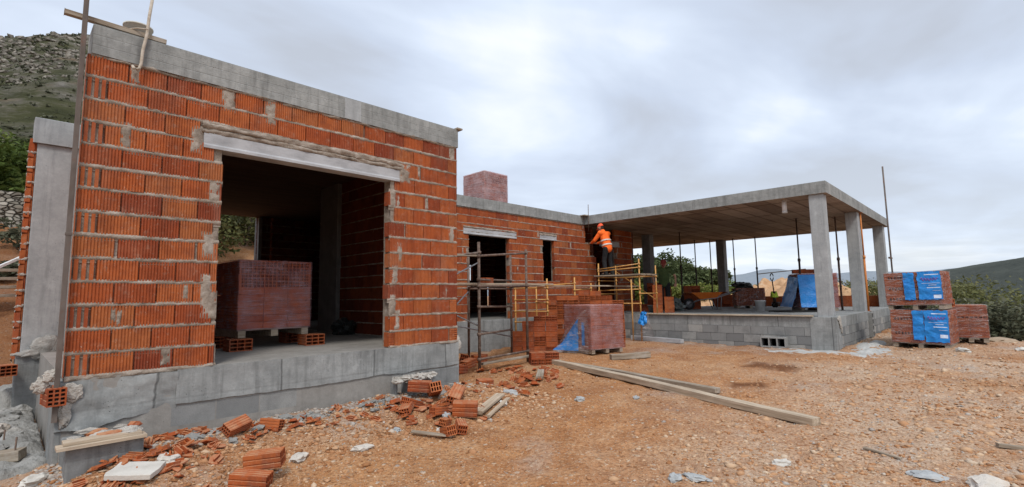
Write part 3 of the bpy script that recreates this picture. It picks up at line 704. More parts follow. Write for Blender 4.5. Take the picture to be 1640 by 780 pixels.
wall_bricks(mb, mm, (1.36, 0, 0), (0, 1, 0), (1, 0, 0), 9.46, 14.3, FA, ZB, HC, .305, (), False, .06, .014, False, 18)
sw = mb.build('side_wall', 'brick', house); mm.build('mortar', 'mortar', sw)
mb, mm = MB(), MB()
wall_bricks(mb, mm, (13.78, 0, 0), (0, 1, 0), (-1, 0, 0), 9.65, 14.28, FB, ZB, (ZB - FB) / 14, .305, (), False, .05, .014, False, 19)
wall_bricks(mb, mm, (13.90, 0, 0), (0, 1, 0), (1, 0, 0), 9.65, 14.28, FB, ZB, (ZB - FB) / 14, .305, (), False, .05, .014, False, 20)
sw = mb.build('side_wall', 'brick_indoor_shade', house); mm.build('mortar', 'mortar', sw)
mb, mm = MB(), MB()
wall_bricks(mb, mm, (16.10, 0, 0), (0, 1, 0), (-1, 0, 0), 9.65, 14.28, FB, ZB, (ZB - FB) / 14, .305, (), False, .05, .014, False, 22)
wall_bricks(mb, mm, (16.22, 0, 0), (0, 1, 0), (1, 0, 0), 9.50, 14.28, FB, ZB, (ZB - FB) / 14, .305, (), False, .05, .014, False, 23)
sw = mb.build('side_wall', 'brick_indoor_shade', house); mm.build('mortar', 'mortar', sw)
mb, mm = MB(), MB()
slits = [(5.19, 5.23, FA + HC * k, FA + HC * (k + .62)) for k in range(7, 15)]
for y_, n_ in ((14.30, -1), (14.44, 1)):
    wall_bricks(mb, mm, (0, y_, 0), (1, 0, 0), (0, n_, 0), 1.25, 22.0, FA, ZB, HC, .305, [(3.2, 4.83, -.7, 2.21), (5.185, 5.215, .2, 2.2), (12.45, 12.60, .55, 1.2), (13.35, 13.52, -.35, .42), (16.6, 21.9, -.3, 2.3)], n_ < 0, .07, .014, False, 12)
bw = mb.build('back_wall', 'brick_indoor_shade', house); mm.build('mortar', 'mortar', bw)
mb = MB()
for k in range(7, 14): mb.box((5.17, 14.30, FA + HC * (k + .55)), (5.24, 14.44, FA + HC * (k + 1.0)))
mb.build('tie_brick', 'brick', bw)
mb = MB(); mb.box((4.835, 14.20, FA), (4.92, 14.5, 2.21)); mb.build('door_post', 'concrete_smooth', house)
# partition between room and wing
mb, mm = MB(), MB()
wall_bricks(mb, mm, (7.0, 0, 0), (0, 1, 0), (-1, 0, 0), 9.75, 14.25, FA, ZB, HC, .305, [(11.5, 12.5, -.7, 1.5)], False, .05, .014, False, 14)
wall_bricks(mb, mm, (7.12, 0, 0), (0, 1, 0), (1, 0, 0), 9.75, 14.25, FA, ZB, HC, .305, [(11.5, 12.5, -.7, 1.5)], False, .05, .014, False, 15)
pw = mb.build('partition_wall', 'brick_indoor_shade', house); mm.build('mortar', 'mortar', pw)
# recessed wing wall
mb, mm = MB(), MB()
opB = [(8.20, 9.64, -.7, 1.60), (8.02, 9.94, 1.59, 1.70), (11.06, 11.58, .42, 1.64), (10.92, 11.72, 1.60, 1.75), (13.16, 14.9, 1.70, 2.3), (13.42, 14.9, 1.28, 1.72), (13.74, 15.0, -.7, 1.62)]
wall_bricks(mb, mm, (0, YB, 0), (1, 0, 0), (0, -1, 0), 4.73, 16.05, FB, ZB, (ZB - FB) / 14, .295, opB, True, .10, .016, True, 21, jag=.015, mort_out=.003)
wl2 = mb.build('brick_wall', 'brick', house); mm.build('mortar', 'mortar', wl2)
mb = MB()
zB = ZB - .002
for a, b, c, d in ((4.73, 8.17, FB, zB), (9.67, 11.03, FB, zB), (11.61, 13.12, FB, zB), (13.12, 13.40, FB, 1.68), (13.40, 13.70, FB, 1.26), (15.03, 16.03, FB, zB), (8.17, 9.67, 1.72, zB), (11.03, 11.61, 1.74, zB), (11.03, 11.61, FB, .40)): mb.box((a, YB + .04, c), (b, YB + .16, d))
mb.build('wall_backing', 'mortar', wl2)
lintel(8.02, 9.94, YB, 1.555, 1.705, wl2); lintel(10.93, 11.70, YB, 1.615, 1.74, wl2); lintel(14.2, 15.2, YB + .0, 1.62, 1.80, wl2)
mm = MB(); bead(mm, (8.02, YB + .01, 1.735), (9.94, YB + .01, 1.735), .022, .06, 13, 120); mm.build('mortar_bed', 'mortar', wl2); mm = MB(); bead(mm, (10.9, YB + .01, 1.765), (11.72, YB + .01, 1.765), .022, .06, 14, 60); mm.build('mortar_bed', 'mortar', wl2); mm = MB(); bead(mm, (4.8, YB + .012, ZB - .01), (13.1, YB + .012, ZB - .01), .018, .045, 15, 260)
mm.build('mortar_bed', 'mortar', wl2)
# roof slabs
def slab(x0, x1, y0, y1, nm='roof_slab', mt='formwork_ceiling'):
    mb = MB(); 
    nx, ny = 1, 1
    mb.box((x0, y0, ZB), (x1, y1, ZT), 0, .5, None, 1)
    return mb.build(nm, ['concrete', mt], house, bevel=.008)
slab(.46, 4.738, 5.69, 6.05, mt='ceiling_indoor_shade'); slab(.80, 4.738, 6.052, 9.45, mt='ceiling_indoor_shade'); slab(1.20, 4.738, 9.452, 14.5, mt='ceiling_indoor_shade'); slab(4.742, 13.098, 9.42, 14.5, mt='ceiling_indoor_shade'); slab(13.102, 22.25, 2.64, 14.5)
mb = MB(); mb.box((4.70, 5.66, ZT - .002), (4.80, 5.80, ZT + .022)); mb.build('edge_strip', 'wood_grey', house)
mb = MB(); mb.box((2.9, 5.686, 2.245), (3.12, 5.6895, 2.505)); mb.build('formwork_seam', 'concrete_smooth', house)
# floors
mb = MB(); mb.box((.45, 5.70, -1.5), (4.72, 14.45, FA)); mb.build('floor_slab', 'concrete_floor', house)
mb = MB(); mb.box((4.722, 9.47, -1.5), (13.15, 14.45, FB)); mb.build('floor_slab', 'concrete_indoor_shade', house)
# plinths: cast band above block courses
def band(x0, x1, y, zt, zb, amp=.03, n=120, m=10, yo=.0, nm='plinth', mt='concrete_cast', lumpy=.006):
    mb = MB()
    def fn(u, v):
        x = x0 + (x1 - x0) * u; lo = zb + amp * mn.fractal(Vector((x * 2.2, 3, y)), 1, 2, 4)
        z = zt + (lo - zt) * v; k = mn.fractal(Vector((x * 3, z * 5, 1)), 1, 2, 5)
        return (x, y + lumpy * k, z)
    mb.grid(fn, n, m); 
    mb.grid(lambda u, v: (fn(u, 1)[0], fn(u, 1)[1] + .06 * v, fn(u, 1)[2]), n, 1)
    mb.grid(lambda u, v: (fn(u, 0)[0], fn(u, 0)[1] + .06 * v, fn(u, 0)[2] - .001), n, 1)
    return mb
pl = band(1.25, 4.722, YA - .022, FA - .003, -.985, .022).build('plinth', 'concrete_cast', house)
band(.40, 1.26, YA - .016, FA - .02, -1.06, .06, 60, 14, lumpy=.028).build('rough_band', 'concrete_cast', pl)
mb = MB(); mb.box((4.70, YA - .01, -1.5), (4.735, 9.40, FA - .004)); mb.build('side_face', 'concrete_cast', pl); mb = MB(); mb.box((.405, YA - .005, -1.5), (.44, 6.4, FA - .01)); mb.build('side_face', 'concrete_cast', pl)
mb = MB()
for (a, b, z0, z1) in ((4.05, 4.724, -1.6, -1.0),): mb.box((a, YA - .018, z0), (b, YA + .05, z1))
mb.build('corner_footing', 'concrete_dark', pl, bevel=.01)
mb, mm = MB(), MB()
wall_bricks(mb, mm, (0, YA - .004, 0), (1, 0, 0), (0, -1, 0), .42, 4.06, -1.59, -.99, .20, .40, (), False, .05, .014, False, 31)
bl = mb.build('block_course', 'block', pl); mm.build('joint', 'joint_dark', bl)
# wing plinth
mb = MB(); mb.box((4.735, YB - .03, -1.6), (13.06, YB + .02, FB - .003)); mb.build('plinth', 'concrete_cast', house, bevel=.006)
# terrace plinth
FT = -.60
XT = 13.1; YT = 2.66
pl = MB(); pl.box((XT + .001, YT, -.845), (22.2, 9.41, FT)); pl = pl.build('terrace_plinth', 'concrete_cast', house, bevel=.008)
for (O_, U_, N_, a_, b_, sd_) in (((XT - .006, 0, 0), (0, -1, 0), (-1, 0, 0), -9.40, -3.16, 33), ((0, YT - .006, 0), (1, 0, 0), (0, -1, 0), 13.55, 16.9, 34), ((0, YT - .006, 0), (1, 0, 0), (0, -1, 0), 17.35, 22.2, 35)):
    mb, mm = MB(), MB(); wall_bricks(mb, mm, O_, U_, N_, a_, b_, -1.645, -.845, .20, .40, (), False, .05, .010, False, sd_, off0=.1 if sd_ == 33 else 0)
    bl = mb.build('block_course', 'block', pl); mm.build('joint', 'concrete_dark', bl)
mb = MB(); mb.box((XT - .014, YT - .014, -1.6), (13.56, 3.17, -.60 + .002)); mb.build('corner_footing', 'concrete_cast', pl, bevel=.01)
mb = MB(); mb.box((16.9, YT + .12, -1.6), (17.36, YT + .4, FT - .01)); mb.build('recess', 'concrete_dark', pl)
# columns
def column(x0, x1, y0, y1, z0, z1, m='concrete_smooth'):
    mb = MB(); mb.box((x0, y0, z0), (x1, y1, z1)); return mb.build('column', m, house, bevel=.012)
column(13.16, 13.47, 2.72, 3.02, FT, ZB); column(17.05, 17.38, 2.72, 3.02, FT, ZB); column(21.5, 21.85, 2.72, 3.02, FT, ZB)
column(21.6, 21.95, 8.30, 8.62, FT, ZB, 'concrete_dark'); column(17.3, 17.62, 9.42, 9.76, FT, ZB, 'concrete_dark')
column(4.53, 4.66, 9.10, 9.86, FA, ZB, 'concrete_indoor_shade')
mb = MB(); mb.box((21.95, 2.9, FT), (22.12, 9.0, -.20)); mb.build('parapet', 'brick', house)
# left wall stub with its beam, column and footing
st = MB(); st.box((.26, 9.20, -.66), (.80, 9.5, 2.16)); st = st.build('wall_stub', 'concrete_smooth', house, bevel=.01)
mb = MB(); mb.box((.215, 9.16, 2.16), (.80, 9.5, 2.51)); mb.build('beam', 'concrete_smooth', st, bevel=.01)
mb, mm = MB(), MB()
wall_bricks(mb, mm, (.185, 0, 0), (0, 1, 0), (-1, 0, 0), 9.2, 9.5, -.66, 2.16, HC, .305, (), True, .05, .02, False, 41)
for k in range(14): mb.box((.188, 9.22, -.66 + HC * k + .012), (.256, 9.45, -.66 + HC * (k + 1) - .012), 0, random.random()); mm.lump((.22, 9.215, -.66 + HC * k), .045, .02, .022, seed=k, amp=.8)
eb = mb.build('edge_bricks', 'brick', st); mm.build('mortar', 'mortar_pale', eb)
mb = MB(); mb.box((.22, 9.14, -1.7), (.80, 9.5, -.66)); mb.build('footing', 'concrete_dark', st, bevel=.02)
mb = MB(); mb.lump((.50, 9.15, -.60), .16, .06, .16, 3, .3, n=3); mb.lump((.36, 9.14, -.66), .14, .05, .05, 5, .5, n=3); mb.lump((.64, 9.14, -.72), .05, .04, .18, 6, .5, n=3); mb.build('mortar_lump', 'cement_crust', st)
# rough footing trench left of the front wall
mb = MB()
def rough(x0, x1, y0, y1, zf, amp, nu=60, nv=60, fr=3.0):
    mb.grid(lambda u, v: (x0 + (x1 - x0) * u, y0 + (y1 - y0) * v, zf(x0 + (x1 - x0) * u, y0 + (y1 - y0) * v) + amp * mn.fractal(Vector(((x0 + (x1 - x0) * u) * fr, (y0 + (y1 - y0) * v) * fr, 2)), .8, 2, 6)), nu, nv)
def ftop(x, y):
    e = min(sstep(5.7, 6.1, y), 1 - sstep(9.7, 10.0, y), 1 - sstep(.41, .49, x), sstep(-1.7, -1.2, x))
    return -1.90 + .44 * e - .04 * max(0, 7 - y) * e + .14 * e * math.exp(-((x - .2) / .25) ** 2) + (.22 if y > 9.15 else 0) * e
rough(-1.8, .50, 5.6, 10.0, ftop, .09, 110, 150, 2.6)
for k in range(26):
    x, y = random.uniform(-.4, .30), random.uniform(5.9, 9.1); r_ = random.uniform(.03, .11); mb.lump((x, y, ftop(x, y) + r_ * .3), r_, r_ * random.uniform(.6, 1.1), r_ * random.uniform(.4, .7), k, .6, n=2, smooth=False)
ft = mb.build('rough_footing', 'cement_crust', house)
mb = MB(); 
for (x, y) in ((.13, 6.9), (.20, 6.45), (-.05, 8.0)): mb.tube([(x, y, -1.5), (x + .01, y, -1.10 - .1 * (y < 7))], .008, 6)
mb.build('rebar_stub', 'rust', ft)
# white mortar squeezed out at the lower left corner, the right corner and the terrace corner
for bl_ in (((.50, 5.675, -.76), .06, .035, .08, 1, .8), ((.30, 5.68, -.68), .05, .05, .06, 2, .8), ((.36, 5.66, -.60), .05, .04, .05, 3, .8), ((.46, 5.68, -.93), .035, .03, .12, 4, .8), ((4.74, 5.72, -.70), .05, .06, .11, 7, .8), ((13.40, 2.635, -.72), .09, .05, .14, 5, .7), ((13.30, 2.64, -.64), .09, .05, .05, 6, .7), ((13.52, 2.635, -.88), .04, .04, .10, 9, .7)):
    mb = MB(); mb.lump(bl_[0], bl_[1] * 1.1, bl_[2] * .35, bl_[3] * .95, bl_[4], .42, n=4, freq=2.0); mb.build('mortar_blob', 'mortar_pale', house)
# ------------------------------------------------------------------ loose bricks
def hollow_brick(L=.28, W=.137, H=.12, nx=4, nz=2, ribs=3, dep=.006, hole=.10):
    """extruded along x, ribbed sides, holes in both ends; origin at the centre of its base"""
    mb = MB(); y0, y1, z0, z1 = -W / 2, W / 2, 0, H
    def rib(n, a, b):
        pts = []; s = (b - a) / n
        for i in range(n):
            p = a + i * s
            pts += [(p + s * .04, 0), (p + s * .70, 0), (p + s * .76, 1), (p + s * .98, 1)]
        return pts
    prof = [(p, z0 + dep * d) for p, d in rib(ribs + 1, y0, y1)] + [(y1 - dep * d, p) for p, d in rib(ribs, z0, z1)] + [(y1 + y0 - p, z1 - dep * d) for p, d in rib(ribs + 1, y0, y1)] + [(y0 + dep * d, z1 + z0 - p) for p, d in rib(ribs, z0, z1)]
    n = len(prof); vs = [(-L / 2, a, b) for a, b in prof] + [(L / 2, a, b) for a, b in prof]
    mb.add(vs, [(i, n + i, n + (i + 1) % n, (i + 1) % n)[::-1] for i in range(n)])
    wy, wz = .011, .011
    ys = [y0]; zs = [z0]
    hy = (W - wy * (nx + 1)) / nx; hz_ = (H - wz * (nz + 1)) / nz
    for i in range(nx): ys += [ys[-1] + wy, ys[-1] + wy + hy]
    ys.append(y1)
    for i in range(nz): zs += [zs[-1] + wz, zs[-1] + wz + hz_]
    zs.append(z1)
    for sx in (-1, 1):
        X = sx * L / 2; Xi = sx * (L / 2 - hole)
        for i in range(len(ys) - 1):
            for j in range(len(zs) - 1):
                a, b, c, d = ys[i], ys[i + 1], zs[j], zs[j + 1]
                if i % 2 and j % 2:
                    q = [(X, a, c), (X, b, c), (X, b, d), (X, a, d), (Xi, a, c), (Xi, b, c), (Xi, b, d), (Xi, a, d)]
                    mb.add(q, [(0, 1, 5, 4), (1, 2, 6, 5), (2, 3, 7, 6), (3, 0, 4, 7), (4, 5, 6, 7)], 0, .0)
                else: mb.add([(X, a, c), (X, b, c), (X, b, d), (X, a, d)], [(0, 1, 2, 3)])
    return mb
def brick_variants(nm, **kw):
    out = []
    for k, r in enumerate((.18, .42, .60, .85)):
        mb = hollow_brick(**kw); mb.a = [r if a > .1 else .05 for a in mb.a]; out.append(mb.mesh(nm, 'brick'))
    return out
BRK = brick_variants('brick'); BIG = brick_variants('brick', L=.26, W=.27, H=.15, nx=3, nz=3, ribs=4)
def place_brick(me, loc, rot, label, group=None, scale=None, name='brick'):
    o = bpy.data.objects.new(name, me); COL.objects.link(o); o.location = loc; o.rotation_euler = [R(a) for a in rot]
    if scale: o.scale = scale
    return tag(o, label, 'brick', group)
def gb(x, y, dz=0): return (x, y, G(x, y) + dz)
gl = 'loose bricks lying on the ground'
place_brick(BRK[2], gb(1.47, 4.30, .00), (4, 6, -42), 'ribbed red brick at the bottom edge, lower of the two stacked bricks', gl)
place_brick(BRK[3], (1.60, 4.36, G(1.47, 4.3) + .118), (5, -4, -38), 'ribbed red brick resting on the brick below it at the bottom edge', gl)
place_brick(BRK[3], gb(1.98, 5.20, .02), (78, 4, -52), 'ribbed orange brick standing on edge on the mound below the room opening', gl, (.72, .8, .8))
place_brick(BRK[3], gb(3.80, 5.02, .07), (-8, 24, 62), 'tan topped brick on top of the broken heap beside the block pier', gl)
place_brick(BRK[0], gb(3.68, 5.18, .08), (3, 5, -38), 'dark red brick behind the tan topped brick in the heap', gl)
place_brick(BRK[2], gb(3.97, 4.86, .03), (20, -18, 35), 'tilted red brick with open holes leaning at the right of the heap', gl, (1.1, 1.1, 1.0))
place_brick(BRK[2], gb(3.58, 4.66, .02), (-6, 8, 10), 'ribbed brick half sunk at the front of the heap', gl, (.8, .7, .7))
place_brick(BRK[2], gb(3.83, 4.50, .01), (8, 3, -45), 'large three ribbed red brick at the front right of the heap', gl, (1.0, 1.0, 1.25))
place_brick(BRK[3], gb(3.47, 4.42, .01), (10, 8, 28), 'small tan brick piece below the heap by a white stone', gl, (.55, .6, .6))
place_brick(BRK[3], gb(3.30, 4.13, .02), (-5, 16, 78), 'orange brick piece with holes at the tip of the thin plank', gl, (.6, .75, .8))
place_brick(BRK[1], gb(3.47, 4.16, .02), (12, -10, 60), 'reddish brick piece behind the orange piece at the plank tip', gl, (.6, .75, .8))
place_brick(BRK[2], gb(5.50, 5.98, .0), (3, 2, -25), 'single orange brick lying flat near the foot of the rusty scaffold', gl, (.85, 1.35, .9))
place_brick(BRK[2], gb(3.42, 4.98, .02), (5, 20, 15), 'broken ribbed brick at the left of the heap', gl, (.9, .9, .7))
place_brick(BRK[1], gb(3.32, 4.90, .02), (-12, -14, 40), 'split brick lying on its ribs left of the heap', gl, (.7, .9, .6))
place_brick(BRK[1], gb(1.62, 5.16, .04), (35, -10, 20), 'broken brick with open holes at the end of the shard row by the block wall', gl, (.8, .8, .7))
# heap in the corner under the rusty scaffold
for i, (x, y, dz, rx, ry, rz, v) in enumerate([(5.95, 7.15, .0, 5, 8, 20, 0), (6.25, 7.45, .0, -6, 10, 60, 1), (5.75, 7.5, .02, 20, 0, -30, 0), (6.65, 7.7, .0, 4, -8, 10, 1), (7.15, 7.95, .0, 0, 6, -20, 2), (6.95, 8.2, .02, 14, 10, 45, 0), (6.05, 7.5, .13, -10, 12, 35, 0), (7.5, 8.3, .0, 3, 2, 5, 1)]):
    place_brick(BRK[v], gb(x, y, dz), (rx, ry, rz), 'dark red brick tumbled in the corner heap under the rusty scaffold', 'bricks tumbled under the rusty scaffold', (1.1, 1.25, 1.25))
# stacks
def stack(x, y, z, heights, ny, rz, label, group, jit=.006, pick=(0, 1, 2), header=.4, front=2):
    """columns one stretcher wide; some cells hold two headers that show their holes"""
    L, W, H = .28, .137, .12; M = Matrix.Translation((x, y, z)) @ Matrix.Rotation(R(rz), 4, 'Z'); c_ = .286; rg = random.Random(int(x * 100))
    for i, nz in enumerate(heights):
        for k in range(nz):
            hd = rg.random() < header
            for j in range(ny if k >= nz - 2 else min(ny, front)):
                for q in (0, 1):
                    if hd: lx, ly, ra = i * c_ + (q + .5) * c_ / 2, (j + .5) * c_, 90
                    else: lx, ly, ra = (i + .5) * c_, (j + (q + .5) / 2) * c_, 0
                    if k < nz - 2 and not hd and q == 1: continue
                    p = M @ Vector((lx + rg.uniform(-jit, jit), ly + rg.uniform(-jit, jit), k * (H + .002)))
                    place_brick(BRK[rg.choice(pick)], p, (0, 0, rz + ra + rg.uniform(-1.5, 1.5) + (180 if rg.random() < .5 else 0)), label, group)
L1 = 'dark red hollow brick in the stepped loose stack beside the blue film pallet'; g1 = 'bricks in the stepped loose stack'
stack(8.80, 8.62, G(9.2, 8.3) - .01, (4, 6, 7, 7), 1, -52, L1, g1, pick=(0, 0, 1), header=.2)
L2 = 'red brick in the tall loose stack behind the film wrapped pallet'; g2 = 'bricks in the tall loose stack'
stack(9.95, 8.45, G(10.5, 7.9), (10, 11, 11, 12), 1, -52, L2, g2, jit=.012, pick=(1, 2, 2), header=.5, front=1); stack(10.66, 7.56, G(10.8, 7.4) - .02, (12, 11, 10), 1, -52, L2, g2, jit=.012, pick=(1, 2, 2), header=.4, front=1)
L3 = 'red brick in the little stack at the foot of the rusty scaffold'; g3 = 'bricks in the little stack by the rusty scaffold'
stack(7.50, 6.78, G(7.6, 6.7) + .005, (2, 2), 1, -38, L3, g3, pick=(0, 1))
L4 = 'orange red brick in the upright stack on the terrace edge before the workman in green'; g4 = 'bricks in the upright stack on the terrace edge'
stack(14.05, 7.62, FT, (7,), 1, -58, L4, g4, pick=(2, 2, 3), header=0); stack(14.22, 7.33, FT, (4,), 1, -58, L4, g4, pick=(2, 2, 3), header=0)
L5 = 'dark red brick piled on the terrace behind the grey tub'; g5 = 'bricks piled behind the grey tub'
stack(14.7, 8.7, FT, (3, 2), 1, -45, L5, g5, pick=(0, 1))
place_brick(BIG[0], (2.20, 7.06, FA), (0, 0, -90), 'hollow brick with square holes under the front left corner of the indoor pallet', 'bricks propping the indoor pallet')
place_brick(BIG[1], (3.16, 7.06, FA), (0, 0, -90), 'hollow brick with square holes under the front right corner of the indoor pallet', 'bricks propping the indoor pallet')
place_brick(BIG[0], (2.20, 7.75, FA), (0, 0, -90), 'hollow brick with square holes under the back of the indoor pallet', 'bricks propping the back of the indoor pallet')
place_brick(BIG[0], (3.16, 7.75, FA), (0, 0, -90), 'hollow brick with square holes under the back of the indoor pallet', 'bricks propping the back of the indoor pallet')
_cb = hollow_brick(.25, .125, .145, 3, 4, 3, .005, .1); _cb.a = [.22 if a > .1 else .03 for a in _cb.a]
o = place_brick(_cb.mesh('brick', 'brick'), (.385, 5.72, -.845), (0, 0, -84), 'hollow brick with a grid of holes, set in mortar at the lower left wall corner')
place_brick(BIG[1], (.14, 8.98, -.9), (0, 0, -75), 'hollow brick with holes lying on rough concrete left of the wall stub', None, (.8, .6, .9))
place_brick(BRK[2], (13.42, 2.68, -.75), (0, 0, 12), 'brick end bedded in white mortar on the terrace plinth corner', None, (.5, .6, .8))
place_brick(BRK[2], (15.62, .88, -.425), (0, 0, 40), 'single orange brick standing between the blue stack and the low pallet', None, (.9, 1.0, 1.5))

# broken shards
def shard_mesh(seed):
    rg = random.Random(seed); mb = MB(); n = 7; w, d = rg.uniform(.06, .14), rg.uniform(.04, .075); th = .011
    pts = [((w * math.cos(6.283 * k / n)) * rg.uniform(.6, 1.1), d * math.sin(6.283 * k / n) * rg.uniform(.6, 1.1)) for k in range(n)]
    vs = [(a, b, 0) for a, b in pts] + [(a, b, th) for a, b in pts]
    mb.add(vs, [tuple(range(n))[::-1], tuple(range(n, 2 * n))] + [(i, (i + 1) % n, n + (i + 1) % n, n + i) for i in range(n)], 0, rg.uniform(.3, .95))
    for k in range(rg.choice((1, 2, 3))):
        y = (k - 1) * d * .55; x = w * .5; mb.box((-x, y - .005, th), (x * rg.uniform(.3, 1), y + .005, th + rg.uniform(.012, .035)), 0, rg.uniform(.3, .9))
    return mb.mesh('brick_shard', 'brick')
SH = [shard_mesh(k) for k in range(10)]
def shard(x, y, s=1.0, dz=.012):
    o = bpy.data.objects.new('brick_shard', SH[random.randrange(10)]); COL.objects.link(o); o.location = gb(x, y, dz)
    o.rotation_euler = (random.uniform(-.45, .45), random.uniform(-.45, .45), random.uniform(0, 6.3)); o.scale = (s, s, s)
    tag(o, 'thin broken shard of red brick lying in the rubble', 'brick shard', 'brick shards scattered in the rubble')
random.seed(77)
for _ in range(46): x = random.uniform(.95, 1.9); shard(x, 5.42 - (x - .95) * .05 + random.gauss(0, .16) - .35 * random.random(), random.uniform(.45, .95), .016)
for _ in range(26): x = random.uniform(1.9, 4.2); shard(x, 5.12 - .12 * (x - 2) + random.gauss(0, .14), random.uniform(.5, 1.0), .015)
for _ in range(16): shard(random.gauss(3.65, .25), random.gauss(4.75, .2), random.uniform(.8, 1.2), .018)
for _ in range(34): a = random.gauss(0, 1); shard(6.25 + a * .45 + random.gauss(0, .12), 5.75 + random.gauss(0, .3) + .2 * a, random.uniform(.9, 1.6), .022)
for _ in range(14): shard(random.uniform(6.2, 7.2), random.uniform(6.3, 6.9), random.uniform(.8, 1.2), .018)
for _ in range(10): shard(random.uniform(.7, 1.2), random.uniform(4.75, 5.1), random.uniform(.8, 1.3), .02)

for _ in range(36): shard(random.uniform(.45, 1.5), random.uniform(4.6, 5.15), random.uniform(.5, 1.1), .014)
for _ in range(40): x = random.uniform(1.6, 4.6); shard(x, 5.30 - .10 * (x - 1.6) + random.gauss(0, .16), random.uniform(.35, .8), .012)
for _ in range(16): shard(random.uniform(4.2, 5.6), random.uniform(4.6, 5.6), random.uniform(.35, .8), .012)
CH = []
for k in range(6): mb = MB(); mb.lump((0, 0, 0), .05, .036, .024, k * 2.3, .6, 0, .5, 2, 1.8, smooth=False); CH.append(mb.mesh('mortar_chunk', 'cement_crust'))
for _ in range(70):
    x = random.uniform(.9, 4.5); o = bpy.data.objects.new('mortar_chunk', random.choice(CH)); COL.objects.link(o); o.location = gb(x, 5.5 - abs(random.gauss(0, .16)) - .03 * x, .008); o.rotation_euler = (random.uniform(-.4, .4), random.uniform(-.4, .4), random.uniform(0, 6.3)); k = random.uniform(.4, 1.3); o.scale = (k, k, k)
    tag(o, 'grey lump of dried mortar along the foot of the room plinth', 'mortar lump', 'dried mortar lumps along the plinth')
# ------------------------------------------------------------------ rocks, slabs and boards
def rock(name, loc, r, seed, label, cat, m='rock', amp=.45, dz=.25, group=None):
    mb = MB(); mb.lump((0, 0, r[2] * dz), r[0], r[1], r[2], seed, amp, 0, .6, 3, 1.6, smooth=False); o = mb.build(name, m, None, loc, (0, 0, seed)); return tag(o, label, cat, group)
rock('stone', gb(4.66, 1.42), (.065, .04, .035), 2.1, 'small white stone on bare soil in front of the long timber', 'stone', 'plaster')
rock('rock', gb(3.78, 1.93), (.07, .05, .035), 3.3, 'flat grey rock at the bottom edge of the picture centre', 'rock', 'rock_grey'); rock('rock', gb(3.90, 1.82, .01), (.10, .055, .02), 4.7, 'thin grey rock flake beside the flat grey rock', 'rock', 'rock_grey')
rock('rock', gb(5.1, .52), (.13, .09, .03), 5.2, 'broken grey white rock slab among pale stones at lower right', 'rock', 'rock_grey')
rock('rock', gb(5.15, .18), (.15, .10, .05), 6.2, 'large pale tan rock in the lower right corner', 'rock')
rock('rock', gb(3.00, 4.62), (.055, .04, .025), 7.7, 'two lobed grey stone alone on the mound slope', 'rock', 'rock_grey'); rock('rock', gb(3.62, 4.58, .01), (.05, .04, .05), 8.4, 'grey stone wedged between the heap bricks', 'rock', 'rock_grey')
rock('stone', gb(3.35, 4.36), (.028, .025, .025), 9.1, 'round white pebble beside the small tan brick piece', 'stone', 'plaster')
rock('rock', gb(4.50, 4.55), (.06, .05, .04), 10.3, 'white angular stone by the short pale boards', 'rock', 'plaster'); rock('rock', gb(4.95, 4.9), (.13, .06, .05), 11.7, 'long grey stone behind the short pale boards', 'rock', 'rock_grey')
rock('rock', gb(5.55, 4.15), (.07, .05, .045), 12.2, 'blue grey stone alone on bare soil left of the long timber', 'rock', 'rock_grey')
rock('rock', gb(1.95, 4.55), (.09, .06, .04), 13.1, 'cream rock half buried on the mound above the stacked bricks', 'rock'); rock('rock', gb(1.05, 4.92), (.10, .07, .05), 14.4, 'large tan rock beside the white plaster slab', 'rock')
rock('rock', gb(2.45, 4.35), (.10, .05, .03), 15.5, 'flat tan stone on the lower mound slope', 'rock'); rock('rock', gb(.30, 5.35), (.09, .07, .05), 16.4, 'pale rounded rock in the lower left corner', 'rock', 'plaster')
rock('rock', gb(17.0, .2), (.40, .25, .10), 17.5, 'low tan boulder on the right edge of the yard', 'rock', 'rock_tan'); rock('rock', gb(15.0, -.25), (.13, .1, .05), 18.5, 'white flat stone near the low pallet', 'rock', 'plaster'); rock('rock', gb(14.0, .62), (.14, .1, .05), 19.5, 'grey white stone at the foot of the blue pallet stack', 'rock', 'plaster')
rock('rock', (.05, 7.35, -1.28), (.16, .12, .07), 20.5, 'tan rock on the rough concrete footing', 'rock')
rock('rock', gb(6.15, 3.65), (.06, .04, .03), 22.5, 'small grey stone near the middle of the long timber', 'rock', 'rock_grey'); rock('rock', gb(5.05, 7.05), (.1, .08, .06), 23.1, 'pale stone at the foot of the room corner', 'rock', 'plaster')
def flat_slab(name, loc, a, b, th, rot, m, label, cat, seed=0):
    mb = MB(); n = 9; rg = random.Random(seed); pts = []
    for i in range(4):
        c = [(-a, -b), (a, -b), (a, b), (-a, b)]; p, q = Vector(c[i]), Vector(c[(i + 1) % 4])
        for k in range(4):
            w_ = p.lerp(q, k / 4) * rg.uniform(.9, 1.03); pts.append(w_)
    n = len(pts); vs = [(p.x, p.y, 0) for p in pts] + [(p.x, p.y, th) for p in pts]
    mb.add(vs, [tuple(range(n))[::-1], tuple(range(n, 2 * n))] + [(i, (i + 1) % n, n + (i + 1) % n, n + i) for i in range(n)])
    return tag(mb.build(name, m, None, loc, [R(x) for x in rot], bevel=.004), label, cat)
flat_slab('plaster_slab', gb(.82, 4.83, .02), .16, .13, .04, (6, 5, -30), 'plaster', 'white plaster slab lying at the lower left among brick shards', 'slab', 4)
